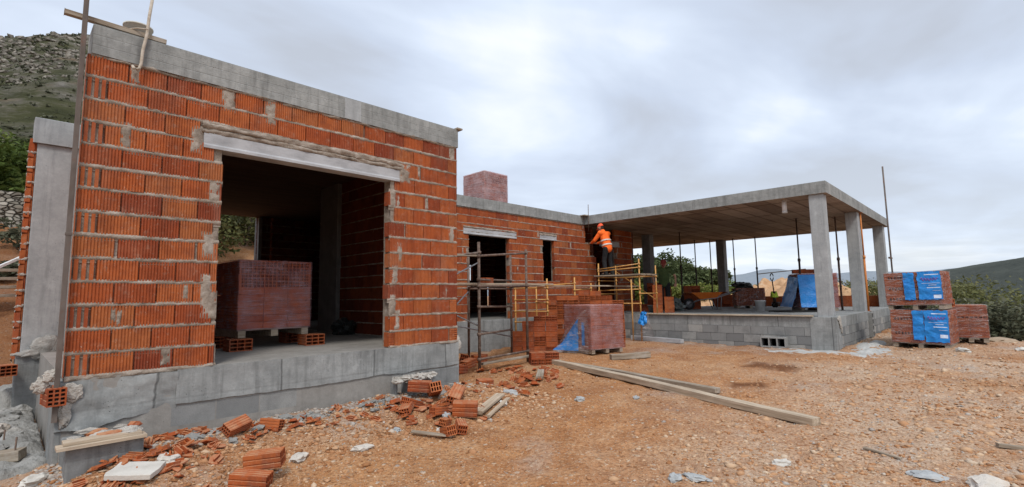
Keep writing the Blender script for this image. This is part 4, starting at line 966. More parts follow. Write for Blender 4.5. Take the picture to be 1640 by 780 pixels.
def timber(name, p, q, w, h, m, label, cat='timber', rz=0, group=None, bevel=.004, roll=0):
    p, q = Vector(p), Vector(q); d = q - p; L = d.length
    mb = MB(); k = max(2, int(L / .3))
    sd_ = (p.x * 13.7 + p.y * 5.1) % 50; vs = []
    for i in range(k + 1):
        u = -L / 2 + L * i / k; oy = .012 * min(1, L / 2) * mn.noise(Vector((u * .7, sd_, 0))); oz = .010 * min(1, L / 2) * mn.noise(Vector((u * .8, sd_, 4))); ww = 1 + .06 * mn.noise(Vector((u * 3, sd_, 8)))
        vs += [(u, -w / 2 * ww + oy, oz), (u, w / 2 * ww + oy, oz), (u, w / 2 * ww + oy, h * ww + oz), (u, -w / 2 * ww + oy, h * ww + oz)]
    fs = [(i * 4 + a, (i + 1) * 4 + a, (i + 1) * 4 + (a + 1) % 4, i * 4 + (a + 1) % 4)[::-1] for i in range(k) for a in range(4)] + [(0, 3, 2, 1)[::-1], (k * 4, k * 4 + 1, k * 4 + 2, k * 4 + 3)]
    mb.add(vs, fs)
    o = mb.build(name, m, None, bevel=bevel); x = d.normalized(); y = Vector((0, 0, 1)).cross(x).normalized(); z = x.cross(y)
    o.matrix_world = Matrix.Translation((p + q) / 2) @ Matrix((x, y, z)).transposed().to_4x4() @ Matrix.Rotation(R(roll), 4, 'X')
    return tag(o, label, cat, group)
def tg(name, x0, y0, x1, y1, w, h, m, label, dz0=0.0, dz1=0.0, **k): return timber(name, (x0, y0, G(x0, y0) + dz0), (x1, y1, G(x1, y1) + dz1), w, h, m, label, **k)
tg('timber_beam', 7.90, 6.52, 6.18, 1.50, .14, .085, 'wood', 'longest pale timber beam lying diagonally across the yard', .03, .0)
tg('timber_beam', 7.98, 6.25, 7.10, 2.92, .12, .07, 'wood_grey', 'second timber partly under the longest pale beam', .0, .02)
tg('timber_offcut', 9.12, 5.98, 9.80, 5.45, .14, .11, 'wood_grey', 'short grey timber offcut in front of the film wrapped pallet')
tg('concrete_lintel', 13.0, 7.75, 12.75, 6.12, .15, .11, 'lintel_white', 'pale concrete lintel lying along the terrace plinth', cat='lintel')
tg('board', 3.98, 4.45, 4.62, 4.72, .12, .03, 'wood', 'short pale board beside the broken brick heap', .04, .05, cat='board'); tg('board', 4.02, 4.32, 4.64, 4.60, .05, .025, 'wood', 'narrow pale slat in front of the short pale board', .03, .04, cat='board')
tg('board', 3.05, 4.42, 3.30, 4.08, .06, .018, 'wood_grey', 'thin grey plank pointing at a broken brick piece', .03, .02, cat='board')
tg('board', 6.30, 5.52, 6.80, 5.92, .12, .03, 'wood_grey', 'short weathered board on the shard heap by the rusty scaffold', .05, .09, cat='board')
tg('board', 5.52, .98, 5.38, .70, .03, .015, 'wood_grey', 'thin dry stick lying on pale gravel', .01, .01, cat='stick'); tg('board', 6.25, .12, 6.4, -.22, .05, .03, 'wood_grey', 'brown board end at the right edge of the yard', .01, .01, cat='board')
tg('timber_offcut', -.15, 6.62, .26, 6.45, .16, .09, 'wood_grey', 'grey timber end in the lower left corner', .08, .07)
tg('board', 6.35, 6.98, 7.85, 7.05, .10, .035, 'wood_grey', 'dusty board on the ground between the rusty scaffold feet', .12, .14, cat='board')
timber('batten', (.26, 5.745, 2.55), (1.02, 5.745, 2.535), .05, .045, 'wood_grey', 'wooden batten along the top left corner of the roof slab', 'batten')
timber('batten', (13.02, 9.36, -.6), (13.02, 9.36, 2.85), .06, .045, 'wood_grey', 'upright wooden batten at the inner roof corner above the bricklayer', 'batten')
timber('board', (13.10, 3.1, FT + .004), (13.10, 7.3, FT + .004), .14, .03, 'wood', 'long board laid along the terrace edge', 'board')
# block piers on the mound
pr = empty('block_pier', (.70, 5.40, -1.45), 'low dark concrete box topped with boards and brick rubble at lower left', 'pier')
mb = MB(); mb.box((.44, 5.12, -1.5), (.92, 5.62, -1.10)); mb.build('base', 'concrete_dark', pr, bevel=.012)
mb = MB(); mb.box((.38, 5.06, -1.098), (.93, 5.20, -1.075), 0, .5, Matrix.Translation((0, 0, 0))); mb.box((.42, 5.10, -1.074), (.90, 5.24, -1.052)); mb.build('top_board', 'wood', pr, bevel=.003)
mb = MB()
for k in range(16): mb.lump((random.uniform(.48, .9), random.uniform(5.16, 5.5), -1.06), random.uniform(.04, .09), random.uniform(.03, .07), random.uniform(.015, .035), k, .5, k % 3 == 0, random.random(), 2, smooth=False)
mb.build('rubble_cap', ['mortar_pale', 'brick'], pr)
pr = empty('block_pier', (3.76, 5.35, -1.4), 'small concrete block pier with crumbly cement cap against the plinth', 'pier')
mb = MB(); mb.box((3.66, 5.30, -1.5), (4.02, 5.55, -1.04)); mb.box((3.50, 5.42, -1.5), (3.53, 5.55, -1.04)); mb.build('base', 'block', pr, bevel=.008)
mb = MB()
for k in range(12): mb.lump((3.48 + k * .048, 5.36 + .05 * math.sin(k * 2), -1.02 + .012 * (k % 3)), .06, .09, .03, k, .6, n=2, smooth=False)
mb.build('cement_cap', 'mortar_pale', pr)
# hollow concrete blocks
def conc_block(cells=3, L=.46, W=.2, H=.2, m='block', face='z'):
    mb = MB(); wl_ = .028; hx = (L - wl_ * (cells + 1)) / cells; xs = [-L / 2]
    for i in range(cells): xs += [xs[-1] + wl_, xs[-1] + wl_ + hx]
    xs.append(L / 2); ys = [-W / 2, -W / 2 + wl_, W / 2 - wl_, W / 2]
    for i in range(len(xs) - 1):
        for j in range(3):
            a, b, c, d = xs[i], xs[i + 1], ys[j], ys[j + 1]
            if i % 2 and j == 1:
                mb.add([(a, c, 0), (b, c, 0), (b, d, 0), (a, d, 0), (a, c, H), (b, c, H), (b, d, H), (a, d, H)], [(0, 1, 5, 4)[::-1], (1, 2, 6, 5)[::-1], (2, 3, 7, 6)[::-1], (3, 0, 4, 7)[::-1], (0, 1, 2, 3)], 0, .1)
            else: mb.add([(a, c, H), (b, c, H), (b, d, H), (a, d, H)], [(0, 1, 2, 3)], 0, .8)
    mb.add([(-L / 2, -W / 2, 0), (L / 2, -W / 2, 0), (L / 2, W / 2, 0), (-L / 2, W / 2, 0), (-L / 2, -W / 2, H), (L / 2, -W / 2, H), (L / 2, W / 2, H), (-L / 2, W / 2, H)], [(0, 1, 5, 4), (1, 2, 6, 5), (2, 3, 7, 6), (3, 0, 4, 7), (3, 2, 1, 0)], 0, .75)
    return mb
o = conc_block(3, .56, .24, .2).build('concrete_block', 'block', None, (12.93, 3.95, G(12.9, 3.95) + .125)); o.matrix_world = Matrix.Translation((13.06, 3.92, -1.20)) @ Matrix.Rotation(R(-90), 4, 'Z') @ Matrix.Rotation(R(90), 4, 'X')
tag(o, 'grey hollow concrete block lying on its side against the terrace plinth', 'concrete block')
blk = conc_block(1, .30, .2, .3).mesh('concrete_block', 'block')
for k, lb in enumerate(('lowest', 'second from bottom', 'second from top', 'topmost')):
    o = bpy.data.objects.new('concrete_block', blk); COL.objects.link(o); o.matrix_world = Matrix.Translation((17.12, 2.82, -1.22 + k * .168)) @ Matrix.Rotation(R(90), 4, 'X') @ Matrix.Scale(.82, 4)
    tag(o, 'grey hollow block, %s of the upright row at the terrace side' % lb, 'concrete block', 'hollow blocks set upright at the terrace side')
# cement spill
mb = MB()
def spill(cx_, cy, rx, ry, hgt, sd):
    def fn(u, v):
        a = u * 6.2832; rr = v * (1 + .35 * mn.fractal(Vector((math.cos(a) * 1.3 + sd, math.sin(a) * 1.3, 0)), 1, 2, 3))
        x, y = cx_ + math.cos(a) * rr * rx, cy + math.sin(a) * rr * ry
        return (x, y, G(x, y) + (hgt * (1 - v ** 2) - .02 * v) + .035 * mn.fractal(Vector((x * 5, y * 5, sd)), 1, 2, 4) * (1 - v))
    mb.grid(fn, 70, 16)
spill(12.6, 2.9, .75, 1.5, .015, 1); spill(14.6, 2.3, 1.3, .30, .05, 2); spill(13.3, 2.1, 1.1, .5, .02, 3)
o = mb.build('cement_spill', 'cement_pale'); o['kind'] = 'structure'

# ------------------------------------------------------------------ poles, rods, props
def tube_thing(name, pts, r, m, label, cat, n=8, group=None):
    b = Vector(pts[0]); mb = MB(); mb.tube([Vector(p) - b for p in pts], r, n); return tag(mb.build(name, m, None, b), label, cat, group)
mb = MB(); mb.box((-.018, -.020, 0), (.018, .020, 3.9)); mb.box((-.023, -.024, 1.55), (.023, .024, 1.575))
tag(mb.build('pole', 'pole_metal', None, (.397, 5.655, -.98), bevel=.004), 'tall rusty grey square pole standing against the left wall corner', 'pole')
rh = [(.885, 5.73, 2.95), (.865, 5.70, 2.75), (.85, 5.66, 2.55), (.825, 5.655, 2.38), (.818, 5.65, 2.24), (.805, 5.64, 2.185), (.785, 5.63, 2.165), (.765, 5.64, 2.175), (.755, 5.66, 2.20)]
o = tube_thing('rebar_hook', rh, .0135, 'rebar', 'bent pale rebar hook hanging over the roof slab front', 'rebar')
tube_thing('tie_wire', [(.855, 5.655, 2.60), (.78, 5.70, 2.60), (.72, 5.74, 2.585), (.70, 5.78, 2.54)], .006, 'rebar', 'twisted wire tied around the rebar hook', 'wire', 6)
bk = empty('roof_tub', (.82, 5.95, ZT), 'pale plastic tub standing on the roof behind the rebar hook', 'tub')
mb = MB(); mb.lathe([(.0, 0), (.10, 0), (.118, .19), (.125, .19), (.125, .205), (.0, .205)], 24); mb.build('body', 'pale_plastic', bk, (0, 0, 0))
flat_slab('board', (1.06, 5.90, ZT + .003), .10, .08, .03, (0, 0, 5), 'wood_grey', 'small board offcut beside the tub on the roof', 'board', 3)
an = empty('steel_rod', (20.3, 2.42, -1.28), 'tall thin steel rod rising past the roof corner beside the terrace', 'rod')
mb = MB(); mb.tube([(20.3, 2.42, -1.28), (20.3, 2.42, 4.08)], .024, 8); mb.build('rod', 'pole_metal', an)
mb = MB(); mb.box((20.02, 2.40, 1.00), (20.48, 2.46, 1.05)); mb.build('clamp', 'rust', an, bevel=.005)
tube_thing('thin_rebar', [(13.05, 9.22, 2.0), (13.04, 9.20, 2.86)], .011, 'rust', 'thin rebar sticking up through the inner roof corner', 'rebar', 6)
mb = MB(); mb.box((-.1, -.1, 0), (.14, .14, .03)); tag(mb.build('board', 'wood_grey', None, (13.0, 9.34, 2.50)), 'small board nailed to the batten at the inner roof corner', 'board')
def prop(x, y, m, label, zb=FT, zt=ZB):
    p = empty('shoring_prop', (x, y, zb), label, 'shoring prop', 'steel props holding up the terrace roof')
    mb = MB(); mb.tube([(0, 0, .006), (0, 0, (zt - zb) * .55)], .030, 10); mb.build('outer_tube', m, p, (0, 0, 0))
    mb = MB(); mb.tube([(0, 0, (zt - zb) * .55), (0, 0, zt - zb - .006)], .022, 10); mb.build('inner_tube', m, p, (0, 0, 0))
    mb = MB(); mb.box((-.06, -.06, 0), (.06, .06, .006)); mb.build('base_plate', m, p, (0, 0, 0))
    mb = MB(); mb.box((-.06, -.06, zt - zb - .006), (.06, .06, zt - zb - .001)); mb.build('head_plate', m, p, (0, 0, 0))
    mb = MB(); mb.tube([(0, 0, (zt - zb) * .53), (0, 0, (zt - zb) * .56)], .042, 10); mb.tube([(-.08, 0, (zt - zb) * .56), (.08, 0, (zt - zb) * .56)], .007, 6); mb.build('collar', m, p, (0, 0, 0))
for x, y, m, lb in ((17.56, 8.33, 'dark_steel', 'dark shoring prop left of the orange wheelbarrow, thickest in view'), (20.84, 9.22, 'dark_steel', 'thin dark shoring prop behind the left end of the wheelbarrow'), (21.3, 8.75, 'dark_steel', 'thin dark shoring prop just left of the dark rear column'), (21.5, 7.85, 'dark_steel', 'thin dark shoring prop just right of the dark rear column'), (21.6, 7.0, 'dark_steel', 'thin dark shoring prop above the small dark brick pack'), (17.17, 4.32, 'dark_steel', 'dark shoring prop behind the blue covered pallet'), (17.75, 3.4, 'rust', 'rusty shoring prop between the front and middle columns'), (17.40, 2.70, 'orange_steel', 'orange shoring prop beside the middle column')):
    prop(x, y, m, lb)
mb = MB(); mb.tube([(0, 0, -.30), (0, 0, -.001)], .055, 16); mb.tube([(0, 0, -.32), (0, 0, -.28)], .062, 16)
tag(mb.build('downpipe_stub', 'pvc', None, (13.45, 3.62, ZB)), 'white pipe stub hanging under the terrace roof edge', 'pipe')

# ------------------------------------------------------------------ pallets of bricks
def film_shell(w, d, h, puff=.012, seed=0, taper=0.0, flare=0.0, top=True):
    mb = MB()
    per = [(-w / 2, -d / 2), (w / 2, -d / 2), (w / 2, d / 2), (-w / 2, d / 2)]
    n = 30; nz = 26; vs = []
    for j in range(nz + 1):
        z = h * j / nz
        for s in range(4):
            a, b = Vector(per[s]), Vector(per[(s + 1) % 4]); nrm = Vector(((b - a).y, -(b - a).x)).normalized()
            for i in range(n):
                p = a.lerp(b, i / n); e = min(i, n - i) / n
                k = mn.fractal(Vector((p.x * 4, p.y * 4, z * 16 + seed)), 1, 2, 4); k2 = mn.fractal(Vector((p.x * 2 + seed, p.y * 2, z * 3)), 1, 2, 3)
                q = p * (1.012 - taper * (z / h) ** 2 * .1 + flare * max(0, .18 - z / h)) + nrm * (puff * (.5 + .6 * k) + .01 * k2 * (e > .06))
                vs.append((q.x, q.y, z + (.006 * k if j == nz else 0)))
    N = 4 * n
    fs = [(j * N + i, j * N + (i + 1) % N, (j + 1) * N + (i + 1) % N, (j + 1) * N + i) for j in range(nz) for i in range(N)]
    if top: fs.append(tuple(range(nz * N, nz * N + N)))
    mb.add(vs, fs, smooth=True); return mb
def brick_face(mb, M, w, h, rows, cols, kinds, rg):
    """rows of bricks on one face: 'r' ribbed, 'h' holed, 'p' plain, drawn into local x (width) / z (height), outward -y"""
    rh_ = h / rows
    for r in range(rows):
        kd = kinds[r % len(kinds)]; cw = w / cols if kd != 'h' else w / (cols * 2)
        nc = cols if kd != 'h' else cols * 2; dx = 0
        for c in range(nc):
            a = -w / 2 + c * cw + .003; b = a + cw - .006; z0 = r * rh_ + .003; z1 = z0 + rh_ - .006; rnd = rg.random() * .75 + .1; o = rg.uniform(-.004, .004)
            if kd == 'r':
                k = 3; s = (z1 - z0) / k
                for i in range(k): mb.box((a, o - .006 + 0, z0 + i * s), (b, .03, z0 + i * s + s * .68), 0, rnd, M)
                mb.box((a, o + .003, z0), (b, .03, z1 - .001), 0, rnd, M)
            elif kd == 'p': mb.box((a, o - .004, z0), (b, .03, z1), 0, rnd, M)
            else:
                k = max(2, round((b - a) / .06)); s = (b - a) / k; kz = max(1, round((z1 - z0) / .055)); sz = (z1 - z0) / kz
                for i in range(k + 1): mb.box((a + i * s - .005, o - .004, z0), (a + i * s + .005, .045, z1), 0, rnd, M)
                for i in range(kz + 1): mb.box((a, o - .003, z0 + i * sz - .005), (b, .045, z0 + i * sz + .005), 0, rnd, M)
                mb.box((a, .045, z0), (b, .05, z1), 0, 0, M)
def pallet_mesh(w, d, h=.11):
    mb = MB()
    for k in range(7): y = -d / 2 + (k + .5) * d / 7; mb.box((-w / 2, y - d / 18, h - .02), (w / 2, y + d / 18, h))
    for k in range(3): x = -w / 2 + .05 + k * (w - .1) / 2; mb.box((x - .045, -d / 2, 0), (x + .045, d / 2, h - .022))
    return mb
def brick_pallet(loc, rz, w, d, h, label, rows, kinds, cols=3, film='film', seed=1, pal=True, group=None, tilt=(0, 0), flare=0.0):
    p = empty('brick_pallet', loc, label, 'brick pallet', group, rot=(R(tilt[0]), R(tilt[1]), R(rz))); rg = random.Random(seed)
    zb = .11 if pal else .0
    if pal: pallet_mesh(w * .98, d * .98).build('pallet', 'wood_grey', p, (0, 0, 0))
    mb = MB()
    faces = [(0, w, d), (90, d, w), (180, w, d), (270, d, w)]
    for i, (a, ww, dd) in enumerate(faces):
        M = Matrix.Rotation(R(a), 4, 'Z') @ Matrix.Translation((0, -dd / 2, zb))
        brick_face(mb, M, ww, h, rows, cols, kinds if i % 2 == 0 else kinds[::-1], rg)
    mb.box((-w / 2 + .05, -d / 2 + .05, zb), (w / 2 - .05, d / 2 - .05, zb + h - .004), 0, .3)
    nx_, ny_ = cols, cols * 2
    for i in range(nx_):
        for j in range(ny_): mb.box((-w / 2 + (i + .02) * w / nx_, -d / 2 + (j + .04) * d / ny_, zb + h - .02), (-w / 2 + (i + .98) * w / nx_, -d / 2 + (j + .96) * d / ny_, zb + h - .001 - rg.random() * .004), 0, rg.random())
    mb.build('bricks', 'brick', p, (0, 0, 0))
    if film: film_shell(w + .012, d + .012, h + .03, .012, seed, flare=flare).build('film_wrap', film, p, (0, 0, zb - .02))
    return p
def sheet_y(off, x, z, sd): return off - .034 - .016 * mn.fractal(Vector((x * 5 + sd, z * 8, 1)), 1, 2, 4)
def printed(p, off, x0, x1, z0, z1, M, seed=0):
    """blue printed sheet; local x along the face, outward -y"""
    mb = MB(); e_ = lambda v, q: .018 * mn.noise(Vector((v * 6, seed, q)))
    mb.grid(lambda u, v: (lambda x, z: (x, sheet_y(off, x, z, seed), z))(x0 + (x1 - x0) * u + e_(v, 0) * (1 - u) + e_(v, 3) * u, z0 + (z1 - z0) * v + e_(u, 7)), 30, 44, M=M)
    return mb.build('printed_sheet', 'blue_film', p, (0, 0, 0))
def marks_on(s, off, x0, x1, z0, z1, M, seed):
    """pale lines and a violet word-like stroke (unreadable in the photograph) lying on the sheet"""
    W_, H_ = x1 - x0, z1 - z0
    for a, b, c, d in ((.30, .93, .90, .93), (.16, .95, .595, .606), (.45, .80, .525, .543), (.36, .95, .43, .455), (.62, .95, .06, .18), (.60, .95, .33, .342)):
        mb = MB(); mb.grid(lambda u, v: (lambda x, z: (x, sheet_y(off, x, z, seed) - .004, z))(x0 + (a + (b - a) * u) * W_, z0 + (c + (d - c) * v) * H_), 14, 3, M=M); mb.build('pale_line', 'white_mark', s, (0, 0, 0))
    mb = MB(); pts = []
    for i in range(60):
        u = i / 59; x, z = x0 + (.14 + .74 * u) * W_, z0 + (.745 + .05 * math.sin(u * 34) * (1.0 if i > 8 else 1.5) + .01 * math.sin(u * 9)) * H_; pts.append((x, sheet_y(off, x, z, seed) - .003, z))
    mb.tube(pts, .0065, 5, M=M); mb.build('word_stroke', 'red_mark', s, (0, 0, 0))
# indoor pallet
brick_pallet((2.66, 7.56, FA + .155), 0, .94, .98, .90, 'film wrapped pallet of red bricks standing inside the brick room', 10, 'ppphhhhh'[:8] if False else 'pppppphhhh', 3, 'film', 3)
# roof pallet
brick_pallet((9.88, 10.62, ZT + .002), 0, .90, .90, .90, 'pink wrapped brick pallet up on the flat roof', 9, 'rrrhrrhhr', 3, 'film_roof', 5)
# film wrapped pallet with blue print in the yard
MYAW = -15
pw_ = brick_pallet((9.99, 7.01, G(9.95, 6.95) + .01), MYAW, .95, .98, .98, 'film wrapped brick pallet with blue sheet flapping on its left side in the yard', 11, 'rrrrrhrrrrr', 3, 'film_pink', 7, flare=.15)
def fan(u, v):
    return 0
M270 = Matrix.Rotation(R(270), 4, 'Z')
mb = MB()
def drape(u, v, k0=.0):
    z = .04 + .74 * v * (.25 + .75 * u) ; x = -.54 + .98 * (u * .62); o_ = -.49 - .03 - .30 * (1 - u) * (1 - v) ** 1.3 - .02 * mn.fractal(Vector((u * 4, v * 4, 3)), 1, 2, 3)
    return (x, o_, z)
mb.grid(drape, 22, 22, M=M270); s = mb.build('printed_sheet', 'blue_film', pw_, (0, 0, 0))
mb = MB(); mb.grid(lambda u, v: (.20 + .10 * u, -.49 - .03 - .012 * mn.fractal(Vector((u, v * 6, 8)), 1, 2, 3), .18 + .52 * v), 4, 12, M=M270); mb.build('printed_sheet', 'blue_film', pw_, (0, 0, 0))
mb = MB(); mb.grid(lambda u, v: (-.5 + .95 * u, -.49 - .05 - .34 * (1 - u) * (1 - v) ** 1.2 - .03 * mn.fractal(Vector((u * 4, v * 4, 5)), 1, 2, 3), .0 + (.30 + .74 * u ** .7) * v), 24, 24, M=M270); mb.build('loose_film', 'film_clear', pw_, (0, 0, 0))
mb = MB(); mb.box((-.35, -.555, .10), (-.10, -.552, .20), 0, .5, M270); mb.build('label_patch', 'white_mark', s, (0, 0, 0))
# two pallets stacked at the right end of the terrace, and a third beside them
YAW2 = -95
gr = 'brick pallets at the right end of the terrace'
PX, PY = 15.12, 1.31
for k, (lb, z, dx, tl) in enumerate((('lower brick pallet of the blue printed stack at the terrace end', G(14.7, 1.4) + .0, 0, (0, .8)), ('upper brick pallet of the blue printed stack at the terrace end', G(14.7, 1.4) + .862, .03, (0, -1.2)))):
    p = brick_pallet((PX, PY + dx, z), YAW2, 1.04, 1.0, .74, lb, 9, 'rhrrhrrhr' if k else 'rrhrrrhrr', 3, 'film_clear', 9 + k, group=gr, tilt=tl)
    s1 = printed(p, -.50, -.16 + .05 * (1 - k), .04 + .05 * (1 - k), .22 if k else .18, .84, Matrix(), 3 + k)
    s2 = printed(p, -.50, .10, .515, .22 if k else .15, .85, Matrix(), 5 + k); marks_on(s2, -.50, .11, .51, .21, .83, Matrix(), 5 + k)
brick_pallet((16.2, .58, G(16.1, .6) + .02), -84, .62, .90, .74, 'low pink wrapped brick pallet right of the blue printed stack', 12, 'rrrrrrrhrrr', 2, 'film_clear', 13, group=None)
# blue covered pallet on the terrace
p = brick_pallet((17.35, 4.05, FT), -60, 1.0, 1.0, 1.0, 'blue covered brick pallet behind the front terrace column', 10, 'rrrrhrrrrr', 3, 'film', 17, flare=.3)
mb = MB()
mb.grid(lambda u, v: (-.5 - .30 * (1 - v) * (1 - u) + 1.04 * u, -.5 - .03 - .22 * (1 - v) ** 1.4 - .025 * mn.fractal(Vector((u * 3, v * 4, 2)), 1, 2, 3), .12 + .96 * v * (1 - .10 * u)), 20, 20, M=M270); mb.build('printed_sheet', 'blue_film', p, (0, 0, 0))
mb = MB()
mb.grid(lambda u, v: (-.54 + .86 * u, -.5 - .03 - .16 * (1 - v) ** 1.4 - .025 * mn.fractal(Vector((u * 3, v * 4, 6)), 1, 2, 3), .12 + .96 * v), 20, 20); mb.build('printed_sheet', 'blue_film', p, (0, 0, 0))
for k in range(5): place_brick(BRK[k % 2], (17.2 + .12 * k - .04 * (k % 2), 4.4 - .17 * k, FT + 1.135), (0, 0, -60), 'dark red brick lying on top of the blue covered pallet', 'bricks on top of the blue covered pallet')
timber('board', (16.9, 5.45, .54), (17.35, 4.2, FT + 1.26), .09, .025, 'wood_grey', 'dark board sticking out from the top of the blue covered pallet', 'board')
# dark pack on terrace with black bag
p = brick_pallet((19.6, 6.72, FT), -62, .95, 1.0, .62, 'small dark brick pack in film on the terrace by the white bucket', 6, 'hhhhhh', 3, 'film_clear', 21)
rock('plastic_bag', (19.45, 6.85, FT + .735), (.42, .30, .14), 31.5, 'black plastic bag crumpled on top of the small dark brick pack', 'bag', 'black_plastic', .8, .6)
# dark brick packs at the back of the terrace
L6 = 'dark brown brick in the low pile at the rear of the terrace'; g6 = 'bricks in the low pile at the rear of the terrace'
stack(20.6, 8.35, FT, (5, 5, 4), 1, -58, L6, g6, pick=(0,)) 
L7 = 'dark brick in the tall stacks behind the workman in green'; g7 = 'bricks in the tall stacks behind the workman in green'
stack(16.75, 9.30, FT, (8, 8, 7), 1, -58, L7, g7, pick=(0,)); stack(17.75, 8.35, FT, (7, 7), 1, -58, L7, g7, pick=(0,))

# ------------------------------------------------------------------ scaffolds
def seg(p, q, r, nm, m, par, n=8):
    mb = MB(); mb.tube([p, q], r, n); return mb.build(nm, m, par)
def scaffold(name, loc, label, m, posts, rungs, braces, r=.020, feet=True):
    s = empty(name, loc, label, 'scaffold')
    for p, q in posts: seg(p, q, r, 'post', m, s)
    for p, q in rungs:
        seg(p, q, r * .8, 'rung', m, s); d_ = (Vector(q) - Vector(p)).normalized()
        for e_, g_ in ((Vector(p), d_), (Vector(q), -d_)): seg(e_ - g_ * .01 - Vector((0, 0, .028)), e_ - g_ * .01 + Vector((0, 0, .028)), r * 1.45, 'coupler', m, s)
    for p, q in braces: seg(p, q, r * .55, 'brace', m if m != 'rust' else 'galvanised', s, 6)
    return s
P1 = Vector((6.21, 6.88, 0)); P3 = Vector((7.88, 7.22, 0)); P2 = Vector((8.82, 8.60, 0)); P0 = P1 + P2 - P3
at = lambda P, z: (P.x, P.y, z)
gz = lambda P: G(P.x, P.y)
sca = scaffold('rusty_scaffold', at(P1, gz(P1)), 'rusty brown tube scaffold standing at the corner of the brick room', 'rust',
    [(at(P1, gz(P1) - .02), at(P1, 1.0)), (at(P3, gz(P3) - .02), at(P3, .98)), (at(P2, gz(P2) - .02), at(P2, 1.05)), (at(P0, gz(P0) - .02), at(P0, .95))],
    [(at(P1, .74), at(P3, .90)), (at(P1, -.20), at(P2, -.27)), (at(P1, -.70), at(P2, -.83)), (at(P1, .30), at(P2, .36)), (at(P3, .20), at(P2, .2)), (at(P1, .18), at(P0, .18)), (at(P1, .18), at(P3, .20)), (at(P0, .16), at(P2, .16)), (at(P1, -1.15), at(P3, -1.17)), (at(P1, .80), (5.3, 6.86, .66))],
    [(at(P1, .62), (5.0, 7.4, -.05)), (at(P1, -.55), (5.1, 7.3, .0)), ((5.1, 7.5, -.35), at(P2, -1.0)), ((5.2, 7.4, -.9), at(P0, .1))], r=.027)
timber('scaffold_plank', (5.0, 6.98, .205), (9.4, 7.85, .235), .22, .035, 'wood', 'front wooden plank across the rusty scaffold', 'plank')
timber('scaffold_plank', (5.0, 7.35, .200), (9.3, 8.15, .225), .22, .035, 'wood_grey', 'rear wooden plank across the rusty scaffold', 'plank')
timber('scaffold_plank', (5.05, 6.86, .70), (6.25, 6.95, .73), .13, .04, 'wood_grey', 'short upper board jutting left of the rusty scaffold', 'plank')
place_brick(BRK[1], (6.9, 7.4, .242), (0, 0, 15), 'red brick lying on the rusty scaffold planks')
# yellow scaffold along the wing wall
yb = lambda x, y: G(x, y) - .01
sA = scaffold('yellow_scaffold', (9.8, 8.5, yb(9.8, 8.5)), 'yellow tube scaffold in front of the wing wall behind the loose brick stacks', 'yellow_steel',
    [((9.84, 8.30, yb(9.84, 8.3)), (9.84, 8.30, .42)), ((10.90, 8.22, yb(10.9, 8.2)), (10.90, 8.22, .46)), ((9.55, 9.15, yb(9.55, 9.15)), (9.55, 9.15, .26)), ((10.35, 9.12, yb(10.35, 9.1)), (10.35, 9.12, .28)), ((12.2, 8.6, yb(12.2, 8.6)), (12.2, 8.6, .32))],
    [((9.84, 8.30, .24), (10.90, 8.22, .30)), ((9.84, 8.30, -.12), (9.55, 9.15, -.12)), ((9.84, 8.30, -.70), (9.55, 9.15, -.70)), ((9.84, 8.30, .18), (9.55, 9.15, .18)), ((9.84, 8.30, -.2), (10.35, 9.12, -.2)), ((10.90, 8.22, .12), (12.2, 8.6, .16)), ((10.9, 8.22, -.3), (12.2, 8.6, -.3)), ((9.84, 8.3, -.42), (9.55, 9.15, -.42))], [])
timber('scaffold_plank', (9.45, 8.45, .215), (14.3, 8.30, .215), .20, .035, 'wood', 'long pale plank along the yellow scaffold to the terrace corner', 'plank')
place_brick(BRK[2], (10.75, 8.42, .252), (0, 0, 5), 'first orange brick lying on the long pale plank', 'bricks on the long pale plank'); place_brick(BRK[2], (11.25, 8.40, .252), (0, 0, -3), 'second orange brick lying on the long pale plank', 'bricks on the long pale plank')
# bricklayer scaffold at the terrace corner
sB = scaffold('yellow_scaffold', (12.7, 7.9, G(12.7, 7.9)), 'yellow tube scaffold under the bricklayer at the terrace corner', 'yellow_steel',
    [((12.65, 8.62, yb(12.65, 8.6)), (12.65, 8.62, .92)), ((12.65, 7.25, yb(12.65, 7.25)), (12.65, 7.25, .98)), ((13.6, 8.62, FT), (13.6, 8.62, .88)), ((13.6, 7.25, FT), (13.6, 7.25, .82)), ((12.62, 7.50, yb(12.6, 7.5)), (12.62, 7.50, .40))],
    [((12.65, 8.62, .74), (12.65, 7.25, .84)), ((12.65, 8.62, .68), (12.65, 7.25, .74)), ((12.65, 8.62, .40), (13.6, 8.62, .40)), ((12.65, 8.62, .0), (13.6, 8.62, .0)), ((12.65, 8.62, -.28), (12.65, 7.25, -.28)), ((12.65, 7.25, .0), (13.6, 7.25, .0)), ((12.65, 7.25, .5), (13.6, 7.25, .5)), ((12.65, 8.62, .10), (12.65, 7.25, .12)), ((13.6, 8.62, .5), (13.6, 7.25, .5)), ((12.65, 8.62, .5), (13.6, 8.62, .5))],
    [((13.6, 8.62, .7), (13.6, 7.25, -.2))])
for k in range(3): timber('scaffold_plank', (12.72 + k * .30, 7.15, .522), (12.72 + k * .30, 8.75, .522), .27, .035, 'wood_grey', '%s plank of the deck under the bricklayer' % ('outer', 'middle', 'inner')[k], 'plank', group='deck planks under the bricklayer')
